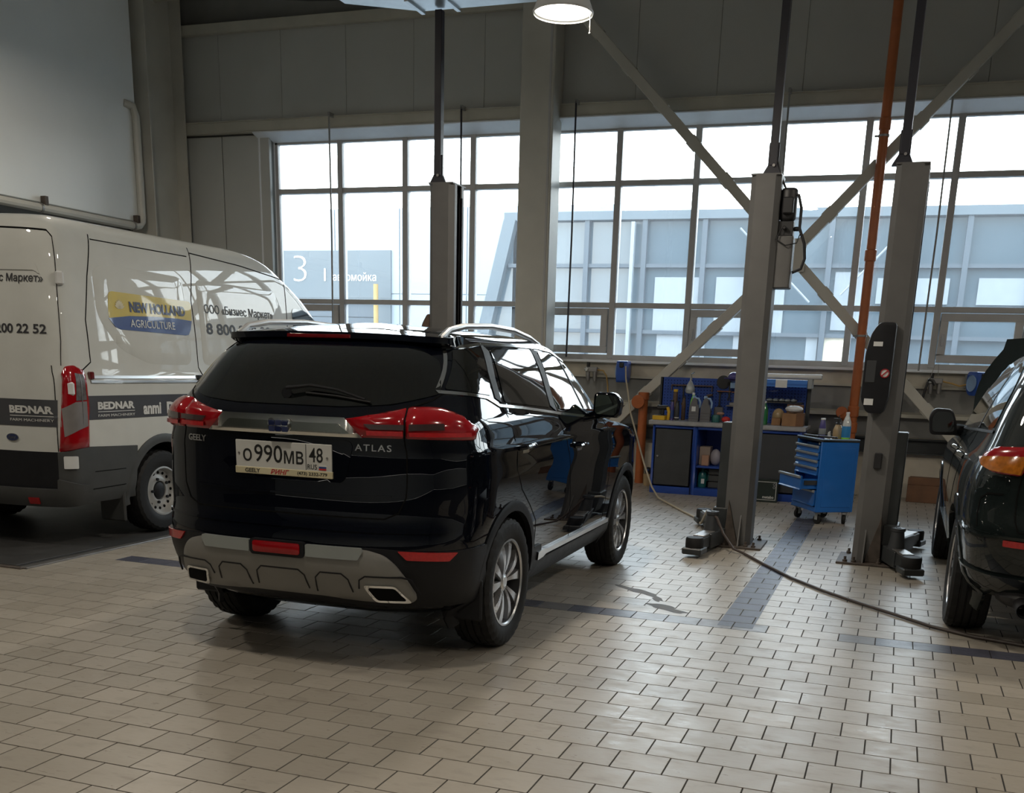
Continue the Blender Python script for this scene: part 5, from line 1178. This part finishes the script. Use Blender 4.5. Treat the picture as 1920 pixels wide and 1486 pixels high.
for i in range(46):
    for j in range(13):
        x, z = -2.94 + .04 * i, .94 + .038 * j; hg.box(x, x + .010, 13.6385, 13.641, z, z + .010)
o = mk('peg_hole', hg, M['gap'], peg, smooth=0); o['kind'] = 'stuff'
mk('board_post', G().box(-3.0, -2.96, 13.64, 13.70, .0, 1.44).box(-1.11, -1.07, 13.64, 13.70, 0, 1.52), M['post_dark'], peg)
can = empty('bench_lamp', (-1.58, 13.36, 1.46), 0, 'long lamp canopy with pale tube above the right half of the workbench', 'lamp')
mk('canopy', G().prism([(-.16, -.065), (.14, -.02), (.14, .0), (-.16, -.045)], 'x', -.30, .50), mat('canopy_blue', (.03, .14, .50), .4), can)
mk('canopy_panel', G().box(-.30, .50, -.155, -.14, -.085, -.0), mat('canopy_face', (.05, .20, .62), .4), can)
mk('tube_lamp', G().tube([(-.30, -.12, .035), (.66, -.12, .045)], .030, 12), M['white_plastic'], can)
mk('tube_reflector', G().box(-.30, .66, -.085, .02, .015, .07), M['handle_grey'], can, bevel=.006)
mk('paper_note', G().box(.12, .26, -.165, -.158, -.095, .0), M['paper'], can)
mk('tube_bracket', G().box(.50, .56, -.14, .06, -.10, .02), M['handle_grey'], can, bevel=.006)
mk('canopy_arm', G().box(.505, .545, .0, .04, -.545, .0), M['post_dark'], can)
# desk lamp clipped to the board
dl = empty('clip_lamp', (-2.565, 13.45, 1.30), 0, 'small clip lamp with white bowl hanging before the blue tool board', 'lamp')
mk('lamp_shade', G().lathe([(.062, -.03), (.064, -.02), (.060, .01), (.045, .05), (.025, .085), (.02, .10), (0, .10)], 20, (0, 0, 0), 'z', caps=False), M['handle_grey'], dl)
mk('bulb_bowl', G().lathe([(.062, -.03), (.05, -.048), (.03, -.058), (0, -.060)], 20, (0, 0, 0), 'z', caps=False), M['white_plastic'], dl)
mk('lamp_arm', G().tube([(0, 0, .10), (.005, .03, .15), (-.01, .06, .19), (.02, .12, .21)], .008, 8), M['chrome'], dl)
mk('lamp_socket', G().cyl((0, 0, .085), (.003, .01, .14), .018, .014, seg=10), M['chrome'], dl)
# things hanging on the board
def hang(name, g, m, label, cat, **k): return tag(mk(name, g, m, **k), label, cat, 'tools hanging on the blue board')
hang('tool_rail', G().box(-2.84, -2.30, 13.60, 13.638, 1.335, 1.35).box(-2.84, -2.83, 13.58, 13.61, 1.27, 1.35).box(-2.31, -2.30, 13.58, 13.61, 1.27, 1.35), M['brown'], 'dark tool rail across the top of the tool board behind the clip lamp', 'rail')
hang('tool_rail', G().box(-2.24, -2.06, 13.60, 13.638, 1.28, 1.29).box(-2.05, -1.90, 13.60, 13.638, 1.275, 1.285), mat('orange_strip', (.35, .14, .05), .5), 'thin orange rail on the tool board right of the clip lamp', 'rail')
hang('grinding_disc', G().lathe([(.085, 0), (.085, .012), (.02, .014), (0, .014)], 24, (-2.17, 13.62, 1.40), 'y'), M['black_steel'], 'round black grinding disc hanging at the top edge of the tool board', 'disc')
for k, (x, z, h, w) in enumerate(((-2.68, 1.12, .20, 'drill'), (-2.08, 1.20, .22, 'x'), (-2.20, 1.10, .16, 'y'))):
    hang('spanner', G().box(x - .010, x + .010, 13.605, 13.625, z, z + h).lathe([(.022, 0), (.022, .012), (.010, .012), (.010, 0)], 12, (x, 13.605, z + h + .015), 'y', caps=False).box(x - .022, x - .008, 13.605, 13.62, z - .03, z).box(x + .008, x + .022, 13.605, 13.62, z - .03, z), M['black_steel'],
         ('dark spanner hanging left of the clip lamp', 'dark spanner hanging at the right end of the visible tool board', 'dark spanner hanging behind the two grey canisters')[k], 'spanner')
hang('air_gun', G().tube([(-2.36, 13.60, 1.22), (-2.34, 13.56, 1.16), (-2.33, 13.55, 1.08)], .022, 8).tube([(-2.36, 13.58, 1.22), (-2.29, 13.56, 1.235)], .016, 8), M['brown'], 'brown air gun hanging right of the lime green bottle', 'tool')
# items on the worktop
def bench(name, g, m, label, cat, group=None, **k): return tag(mk(name, g, m, **k), label, cat, group)
ZT = .912
def canister(x, label, tagged):
    t = empty('oil_canister', (x, 13.10, ZT), 0, label, 'canister', 'grey oil canisters')
    g = G().prism(roundpoly([(-.062, 0), (.062, 0), (.064, .15), (.060, .18), (.035, .215), (.025, .285), (-.010, .295), (-.030, .27), (-.060, .18)], .012, 3), 'y', -.045, .045)
    mk('canister_body', g, M['grey_can'], t, bevel=.008)
    mk('canister_handle', G().tube([(.0, -.0, .285), (.045, 0, .28), (.068, 0, .235), (.066, 0, .18), (.045, 0, .155)], .014, 8), M['can_edge'], t)
    mk('canister_cap', G().cyl((-.012, 0, .285), (-.012, 0, .315), .022, seg=12), M['can_edge'], t)
    for k in range(3): mk('canister_rib', G().box(-.065, .065, -.049, .049, .03 + .035 * k, .042 + .035 * k), M['grey_can'], t, bevel=.003)
    if tagged: mk('canister_label', G().box(-.028, .022, -.0475, -.044, .125, .185), M['paper'], t)
canister(-2.425, 'grey oil canister with a white label on the worktop', True)
canister(-2.280, 'grey oil canister without label on the worktop', False)
def bottle(name, x, y, z, R, H, mbody, mcap, label, cat='bottle', lab=None, neck=.35, group=None, liq=None):
    t = empty(name, (x, y, z), 0, label, cat, group)
    mk('bottle_body', G().lathe([(R * .92, 0), (R, .012), (R, H * .58), (R * .90, H * .68), (R * neck * 1.2, H * .88), (R * neck, H * .93), (0, H * .93)], 18), mbody, t)
    mk('bottle_cap', G().lathe([(R * neck * 1.25, H * .92), (R * neck * 1.25, H), (0, H)], 12), mcap, t)
    if lab: mk('bottle_label', G().lathe([(R * 1.02, H * lab[1]), (R * 1.03, H * lab[1] + .003), (R * 1.03, H * lab[2] - .003), (R * 1.02, H * lab[2])], 18, caps=False), lab[0], t)
    if liq: mk('bottle_liquid', G().lathe([(R * 1.005, .004), (R * 1.006, .012), (R * 1.006, H * liq[1]), (R * 1.0, H * liq[1] + .004)], 18, caps=False), liq[0], t)
    return t
bottle('bottle', -2.47, 13.22, ZT, .042, .35, M['lime'], M['white_plastic'], 'lime green bottle with white cap behind the labelled grey canister', lab=(M['can_edge'], .06, .40))
bottle('bottle', -1.562, 13.15, ZT, .050, .285, M['green_pet'], M['white_plastic'], 'green bottle on the worktop just right of the lift post', lab=(M['green_pet'], .15, .45))
bottle('spray_can', -2.725, 13.16, ZT, .028, .25, M['purple'], M['black_steel'], 'dark blue spray can on the worktop beside the yellow tray', 'can', lab=(M['print_blue'], .1, .5), neck=.6)
bottle('spray_can', -2.655, 13.14, ZT, .030, .24, M['cab_grey'], M['black_steel'], 'black spray can with white stripe on the worktop', 'can', lab=(M['white_plastic'], .12, .16), neck=.5)
bottle('spray_can', -2.60, 13.28, ZT, .027, .30, M['brown'], M['black_steel'], 'tall brown spray can behind the black one on the worktop', 'can', neck=.5)
bottle('spray_can', -2.74, 13.40, ZT, .034, .38, M['brown'], M['yellow'], 'tall dark can with yellow cap at the back left of the worktop', 'can', neck=.7)
b = empty('tool_tray', (-2.865, 13.08, ZT), 0, 'yellow plastic tray at the left end of the worktop', 'tray')
mk('tray_box', G().box(-.08, .08, -.06, .06, 0, .055), M['yellow'], b, bevel=.006)
mk('tray_inside', G().box(-.07, .07, -.05, .05, .048, .057), M['black_steel'], b)
bench('cordless_drill', G().box(-2.90, -2.80, 13.14, 13.22, ZT, ZT + .06).box(-2.87, -2.83, 13.16, 13.21, ZT + .06, ZT + .13).tube([(-2.92, 13.18, ZT + .15), (-2.78, 13.18, ZT + .15)], .032, 10), M['black_steel'], 'black cordless drill lying behind the yellow tray', 'drill', bevel=.006)
bench('power_grip', G().tube([(-2.765, 13.13, ZT + .002), (-2.757, 13.13, ZT + .10), (-2.775, 13.13, ZT + .16)], .020, 8), M['yellow'], 'yellow tool handle standing right of the black cordless drill', 'tool')
bench('jar', G().lathe([(.05, 0), (.055, .01), (.055, .07), (.045, .09), (0, .09)], 16, (-2.15, 13.12, ZT)), M['teal'], 'teal jar right of the two grey canisters', 'jar')
bench('tin', G().box(-2.21, -2.10, 13.28, 13.36, ZT, ZT + .18), M['grey_can'], 'grey square tin behind the teal jar', 'tin', bevel=.008)
bench('sponge', G().box(-2.14, -2.05, 13.08, 13.16, ZT + .095, ZT + .125), mat('skin_sponge', (.35, .20, .14), .7), 'pale brown sponge lying across the teal jar', 'sponge', bevel=.012)
bench('rag', G().ball((-2.02, 13.10, ZT + .040), .055, .05, .038), M['red'], 'red rag beside the lift post on the worktop', 'rag')
hp = empty('power_tool', (-2.02, 13.5, 1.50), 0, 'dark blue cap on the corner of the tool board beside the lift post', 'cap')
mk('cap_crown', G().ball((0, -.02, -.03), .075, .075, .06), M['purple'], hp)
mk('cap_peak', G().box(-.11, .05, -.12, -.02, -.055, -.043), M['purple'], hp, bevel=.005)
hp.name = 'work_cap'
bench('small_box', G().box(-2.06, -1.96, 13.50, 13.60, 1.33, 1.40), M['can_edge'], 'pale blue box on the tool board beneath the work cap', 'box', bevel=.004)
bench('shelf_bracket', G().box(-2.10, -1.94, 13.52, 13.637, 1.10, 1.115).box(-2.06, -1.98, 13.54, 13.62, 1.115, 1.15), M['bare_steel'], 'small steel shelf with nuts low on the tool board', 'shelf', bevel=.003)
# cardboard boxes at the right end
bx = empty('cardboard_box', (-1.20, 13.16, ZT), 0, 'open brown cardboard box at the right end of the worktop', 'box')
mk('carton', G().box(-.13, .04, -.10, .10, 0, .15), M['cardboard'], bx, bevel=.003)
mk('carton_flap', G().box(.04, .13, -.10, .10, 0, .16), M['cardboard_dark'], bx, bevel=.003)
bench('plastic_bag', G().ball((-1.20, 13.14, 1.115), .11, .08, .045, 12, 6), M['white_plastic'], 'clear white plastic bag lying on the cardboard box', 'bag')
bench('cardboard_box', G().box(-1.31, -1.11, 13.34, 13.45, ZT, ZT + .25), M['cardboard_dark'], 'darker cardboard box behind the plastic bag', 'box', bevel=.003)
bench('cardboard_box', G().box(-1.46, -1.35, 13.12, 13.22, ZT, ZT + .085), M['cardboard'], 'small brown box left of the open cardboard box', 'box', bevel=.003)
bench('rag', G().ball((-1.40, 13.29, ZT + .101), .08, .06, .10), M['tan_liquid'], 'crumpled tan rag behind the small brown box', 'rag')
bench('shelf', G().box(-1.62, -1.14, 13.46, 13.637, 1.17, 1.185), M['cab_grey'], 'narrow dark shelf under the long lamp canopy', 'shelf')
for k in range(5):
    bench('foil_packet', G().ball((-1.55 + .075 * k, 13.52, 1.205), .045, .05, .025, 8, 5), M['galv'], 'crumpled silver packet on the narrow dark shelf', 'packet', 'silver packets on the dark shelf')
# inside the open shelf unit and on the floor
bench('carton', G().box(-2.325, -2.19, 13.12, 13.32, .371, .60), mat('pale_carton', (.30, .24, .20), .7), 'pale carton on the shelf of the open unit', 'carton', bevel=.004)
bench('carton', G().box(-2.28, -2.19, 13.04, 13.11, .371, .50), mat('skin_carton', (.42, .24, .16), .7), 'small reddish carton before the pale carton', 'carton', bevel=.004)
bench('plastic_bag', G().ball((-2.12, 13.14, .475), .07, .07, .104), mat('grey_bag', (.32, .30, .34), .5), 'grey plastic bag on the shelf beside the cartons', 'bag')
jg = empty('jug', (-2.262, 13.12, .092), 0, 'teal jug standing in the bottom of the open shelf unit', 'jug')
mk('jug_body', G().lathe([(.055, 0), (.06, .01), (.06, .13), (.05, .18), (.025, .215), (.02, .24), (0, .24)], 16), M['teal'], jg)
mk('jug_label', G().box(-.005, .035, -.066, -.058, .05, .11), M['white_plastic'], jg)
mk('jug_handle', G().tube([(.02, 0, .22), (.075, 0, .19), (.07, 0, .10), (.055, 0, .08)], .011, 8), M['teal'], jg)
for k in range(3):
    bench('tool_case', G().box(-2.18, -1.80, 13.05, 13.45, .093 + .083 * k, .170 + .083 * k), M['grey_plastic'], ('dark case at the bottom of the stack in the open unit', 'dark case in the middle of the stack in the open unit', 'dark case on top of the stack in the open unit')[k], 'case', 'dark cases stacked in the open unit', bevel=.008)
mt = empty('power_tool_case', (-1.435, 12.80, 0), 0, 'black tool case with white outlined front on the floor before the right cabinet', 'case')
mk('case_body', G().box(-.165, .165, -.06, .08, 0, .27), mat('dark_green_case', (.012, .022, .018), .45), mt, bevel=.006)
g = G(); 
for a in ((-.15, .15, .245, .251), (-.15, .15, .028, .034), (-.15, -.144, .028, .251), (.144, .15, .028, .251)): g.box(a[0], a[1], -.0625, -.06, a[2], a[3])
mk('case_outline', g, M['print_white'], mt)
cf = flat_fn((0, -.06, 0), (1, 0, 0), (0, 0, 1), (0, -1, 0))
lettering('case_lettering', 'metabo', lambda u, v, d: cf(u - .01, v + .048, d), M['print_white'], mt, w=.135, h=.034, bold=.02, th=.002, off=0)
for z in (.185, .222): mk('case_ring', G().lathe([(.016, 0), (.016, .003), (.010, .003), (.010, 0)], 16, (.122, -.0632, z), 'y', caps=False), M['handle_grey'], mt)
mk('case_dot', G().lathe([(.006, 0), (.006, .003), (0, .003)], 10, (-.125, -.0632, .06), 'y'), M['print_red'], mt)

# ------------------------------------------------------------------ drawer trolley
ua = math.atan2(-.47, .266)      # direction of the drawer front, left to right
tr = empty('tool_trolley', (-.995, 11.62, 0), ua, 'bright blue drawer trolley on castors between the lift posts', 'trolley')
TWD, TD, Z0, Z1 = .605, .42, .135, .862
mk('cabinet_body', G().box(0, TWD, 0, .012, Z0, Z0 + .05).box(0, .03, 0, TD, Z0, Z1).box(TWD - .03, TWD, 0, TD, Z0, Z1).box(.03, TWD - .03, TD - .03, TD, Z0, Z1).box(.03, TWD - .03, .02, TD - .03, Z0, Z0 + .02).box(.03, TWD - .03, .10, TD - .03, Z0 + .02, Z1 - .03), M['trolley_blue'], tr, bevel=.005)
mk('side_panel', G().box(TWD - .001, TWD + .004, .05, TD - .04, Z0 + .05, Z1 - .06), M['trolley_blue'], tr, bevel=.003)
mk('top_tray', G().box(.0, TWD, .0, TD, Z1, Z1 + .006).box(0, .012, 0, TD, Z1, Z1 + .03).box(TWD - .012, TWD, 0, TD, Z1, Z1 + .03).box(0, TWD, 0, .012, Z1, Z1 + .03).box(0, TWD, TD - .012, TD, Z1, Z1 + .03), M['cab_grey'], tr, bevel=.003)
mk('tray_rim', G().box(-.004, TWD + .004, -.004, .010, Z1 + .022, Z1 + .032).box(TWD - .010, TWD + .004, 0, TD, Z1 + .022, Z1 + .032), M['can_edge'], tr)
zz = Z1 - .045
for k, (h, out) in enumerate(((.075, 0), (.075, 0), (.075, 0), (.085, 0), (.15, .17), (.17, 0))):
    z1 = zz; z0 = zz - h + .008; yo = -out
    g = G().box(.035, TWD - .035, yo - .012, yo + .006, z0, z1)
    if out: g.box(.045, .050, yo, .14, z0 + .01, z1 - .03).box(TWD - .05, TWD - .045, yo, .14, z0 + .01, z1 - .03).box(.045, TWD - .045, yo, .14, z0 + .005, z0 + .012)
    d = mk('drawer', g, M['trolley_blue'], tr, bevel=.003)
    mk('drawer_handle', G().prism([(yo - .012, z1 - .028), (yo - .034, z1 - .022), (yo - .036, z1 + .0), (yo - .012, z1 + .003)], 'x', .035, TWD - .035), M['handle_grey'], d, bevel=.003)
    mk('drawer_lip', G().prism([(yo - .012, z0), (yo - .022, z0 - .004), (yo - .022, z0 + .002), (yo - .012, z0 + .012)], 'x', .035, TWD - .035), M['trolley_blue'], d)
    if out: mk('drawer_slide', G().box(TWD - .045, TWD - .032, yo + .03, .12, z0 + .05, z0 + .095), M['cab_grey'], d)
    zz -= h
mk('lock_cylinder', G().lathe([(.012, 0), (.012, -.006), (0, -.006)], 12, (.56, -.004, Z1 - .02), 'y'), M['chrome'], tr)
for cx, cy, a in ((.06, .06, .4), (TWD - .06, .06, 1.9), (TWD - .06, TD - .06, 1.2), (.06, TD - .06, .2)):
    c = mk('caster', G().lathe([(.0, -.017), (.045, -.017), (.050, -.012), (.050, .012), (.045, .017), (0, .017)], 18, (0, 0, 0), 'x'), M['rubber'], tr, loc=(cx, cy, .051), rot=(0, 0, a))
    mk('caster_fork', G().box(-.024, -.020, -.02, .022, -.005, .075).box(.020, .024, -.02, .022, -.005, .075).box(-.035, .035, -.035, .035, .070, .084), M['handle_grey'], c, bevel=.002)
tm = tr.matrix_basis.copy(); tm = Matrix.Translation(tr.location) @ Matrix.Rotation(ua, 4, 'Z')
def on_tray(x, y): p = tm @ Vector((x, y, 0)); return p.x, p.y
x, y = on_tray(.51, .30); bottle('water_bottle', x, y, Z1 + .006, .045, .30, M['pet_clear'], M['white_plastic'], 'clear bottle with blue label and lime liquid on the blue trolley', lab=(M['label_blue'], .14, .52), neck=.34, liq=(M['lime'], .12))
x, y = on_tray(.36, .28); t = bottle('oil_bottle', x, y, Z1 + .006, .050, .18, M['tan_liquid'], M['black_steel'], 'round tan pump bottle with black spray head on the trolley', neck=.5)
mk('spray_head', G().cyl((0, 0, .17), (0, 0, .215), .016, seg=10).box(-.05, .02, -.014, .014, .205, .228).cyl((0, 0, .228), (0, 0, .26), .007, seg=8), M['black_steel'], t, bevel=.003)
x, y = on_tray(.12, .22); bottle('spray_can', x, y, Z1 + .006, .036, .215, M['purple'], M['white_plastic'], 'violet spray can with pale top on the left of the trolley', 'can', neck=.55, lab=(M['handle_grey'], .20, .5))
x, y = on_tray(.21, .26); bottle('small_bottle', x, y, Z1 + .006, .016, .085, M['white_plastic'], M['chrome'], 'tiny white bottle between the violet can and the pump bottle', neck=.6)
for k, (a, b2, lab) in enumerate((((.05, .06), (.30, .10), 'dark spanner lying across the front of the trolley tray'), ((.26, .10), (.50, .20), 'dark ratchet lying towards the bottles on the trolley tray'))):
    p, q = on_tray(*a), on_tray(*b2)
    tag(mk('hand_tool', G().tube([(p[0], p[1], Z1 + .040), (q[0], q[1], Z1 + .040)], .010, 8).ball((q[0], q[1], Z1 + .040), .020, .020, .012, 10, 6).ball((p[0], p[1], Z1 + .040), .018, .018, .012, 10, 6), M['black_steel']), lab, 'tool')

# ------------------------------------------------------------------ hose reels, air units, hose, floor box
def reel(x, y, z, label, rz=0):
    t = empty('hose_reel', (x, y, z), rz, label, 'hose reel', 'blue wall hose reels')
    mk('reel_housing', G().prism(roundpoly([(-.11, -.15), (.06, -.15), (.13, -.08), (.14, .05), (.12, .14), (-.11, .14)], .05, 5), 'x', -.075, .075), M['reel_blue'], t, bevel=.012, seg=2)
    mk('reel_face', G().lathe([(.10, 0), (.098, .012), (.03, .016), (0, .016)], 24, (-.092, 0, .0), 'x', caps=False), M['can_edge'], t)
    mk('hose_guide', G().box(-.03, .03, -.135, -.10, .05, .12), M['black_steel'], t, bevel=.01)
    mk('wall_bracket', G().box(-.05, .05, .13, .22, -.06, .10), M['handle_grey'], t, bevel=.005)
    return t
reel(-3.64, 14.12, 1.49, 'blue hose reel on the wall above the short orange pipe')
reel(.90, 14.12, 1.49, 'blue hose reel on the wall behind the dark green SUV', .5)
def air_unit(x, label, hoses):
    t = empty('air_regulator', (x, 14.22, 1.50), 0, label, 'air regulator', 'compressed air regulators on the wall')
    mk('filter_bowl', G().lathe([(.0, -.16), (.022, -.155), (.028, -.13), (.030, -.03), (.0, -.03)], 14, (0, -.02, 0)), M['bare_steel'], t)
    mk('oiler_bowl', G().lathe([(.0, -.16), (.022, -.155), (.028, -.13), (.030, -.03), (.0, -.03)], 14, (.10, -.02, 0)), M['bare_steel'], t)
    mk('regulator_body', G().box(-.035, .135, -.055, .02, -.03, .035), M['bare_steel'], t, bevel=.006)
    mk('knob', G().cyl((0, -.02, .035), (0, -.02, .10), .024, seg=12), M['black_steel'], t)
    mk('pressure_gauge', G().lathe([(.032, 0), (.032, -.02), (.028, -.024), (0, -.022)], 18, (-.015, -.055, .005), 'y'), M['chrome'], t)
    mk('mount', G().box(-.02, .12, .02, .13, -.01, .02), M['handle_grey'], t)
    for k, pts in enumerate(hoses): mk('air_hose', G().tube(pts, .010, 8), M['hose_yellow'] if k == 0 else M['hose_dark'], t)
    return t
air_unit(-4.17, 'air regulator with gauge and twin bowls on the wall beside the SUV mirror', [[(.13, -.02, 0), (.22, -.02, -.01), (.27, -.02, -.08), (.29, -.01, -.20), (.30, 0, -.34), (.28, .02, -.42)]])
u2 = air_unit(.36, 'air regulator with hanging black air gun on the wall at right', [[(.13, -.02, 0), (.24, -.02, -.02), (.34, -.03, -.05), (.44, -.04, -.02)]])
mk('air_gun', G().tube([(-.03, -.06, .02), (-.06, -.07, -.10), (-.09, -.07, -.30)], .016, 8).tube([(-.03, -.06, .02), (.02, -.07, .0), (.05, -.07, -.05)], .022, 8), M['black_steel'], u2)
mk('wire_hook', G().tube([(-.02, -.06, .04), (.02, -.06, .20), (.06, -.06, .22), (.07, -.06, .05)], .004, 6), M['bare_steel'], u2)
hs = [(-3.58, 14.00, 1.56), (-3.56, 13.97, 1.40), (-3.50, 13.9, 1.20), (-3.40, 13.7, .95), (-3.22, 13.4, .66), (-3.0, 12.95, .36), (-2.78, 12.5, .12), (-2.62, 12.2, .022), (-2.35, 11.7, .013), (-2.1, 11.2, .013), (-1.94, 10.9, .013), (-1.84, 10.6, .013), (-1.74, 10.2, .05), (-1.62, 9.65, .20), (-1.52, 9.2, .315), (-1.45, 9.03, .325)]
h1 = tag(mk('air_hose', G().tube(hs, .0115, 8), M['hose']), 'long hose running from the blue reel across the floor to the dark green SUV', 'hose')
mk('dark_section', G().tube([hs[-1]] + [(-1.39, 8.96, .29), (-1.32, 8.93, .16), (-1.22, 8.91, .04), (-1.12, 8.87, .013), (-.90, 8.45, .013), (-.62, 7.95, .013), (-.36, 7.58, .013), (-.10, 7.28, .013), (.16, 7.0, .013), (.36, 6.78, .013), (.60, 6.62, .013), (.95, 6.50, .013), (1.5, 6.45, .013)], .0115, 8), M['hose_dark'], h1)
fb_ = empty('cardboard_box', (.46, 14.02, 0), -.08, 'brown cardboard box on the floor by the wall next to the dark green SUV', 'box')
mk('carton', G().box(-.22, .22, -.16, .16, 0, .30), M['cardboard_dark'], fb_, bevel=.006)
mk('carton_flap', G().box(-.22, .22, -.165, -.155, .22, .315), M['cardboard_dark'], fb_, bevel=.003)
tag(mk('waste_bin', G().lathe([(.10, 0), (.11, .01), (.135, .62), (.14, .64), (.13, .64), (.10, .02)], 20, (.10, 13.3, 0), caps=False), M['plastic']), 'black bin standing behind the lift post with the control box', 'bin') if False else None
gm = empty('grease_can', (-3.10, 13.66, 0), 0, 'small tan bucket with black top on the floor beside the short orange pipe', 'bucket')
mk('bucket', G().lathe([(.055, 0), (.06, .01), (.065, .16), (0, .16)], 16), M['tan_liquid'], gm)
mk('bucket_top', G().ball((0, 0, .20), .05, .05, .05), M['black_steel'], gm)
mk('blue_valve', G().ball((.005, -.05, .21), .018), M['print_blue'], gm)
tag(mk('hand_brush', G().box(-3.06, -3.02, 13.80, 13.84, .50, .80).box(-3.10, -3.00, 13.79, 13.85, .80, .90), M['brown']), 'brown brush hanging between the short orange pipe and the cabinet', 'brush')
# dirt puddle on the tiles: thin dried mud with ragged outline
def blot(name, cx, cy, rx, ry, rot, label, seed):
    rnd = random.Random(seed); n = 40; vs = [(cx, cy, .0012)]
    ph = [rnd.uniform(0, 6.28) for _ in range(5)]
    for i in range(n):
        a = 2 * PI * i / n; r = 1 + sum(.22 / (k + 1) ** .5 * math.sin((k + 2) * a + ph[k]) for k in range(5)) * .8
        u, v = rx * r * math.cos(a), ry * r * math.sin(a); vs.append((cx + u * math.cos(rot) - v * math.sin(rot), cy + u * math.sin(rot) + v * math.cos(rot), .0008))
    return tag(mk(name, G().add(vs, [(0, 1 + i, 1 + (i + 1) % n) for i in range(n)]), M['mud'], recalc=False), label, 'stain', 'mud stains on the tiles')
M['mud'] = mat('dried_mud', (.055, .042, .030), .6, var=.5, scale=25)
blot('mud_stain', -1.60, 6.98, .20, .055, -.62, 'dark mud streak on the tiles right of the black SUV', 3)
blot('mud_stain', -1.42, 6.78, .07, .03, -.9, 'small mud streak between the two larger mud stains', 5)
blot('mud_stain', -1.31, 6.55, .16, .06, -.5, 'dark mud patch nearest the blue floor line', 9)
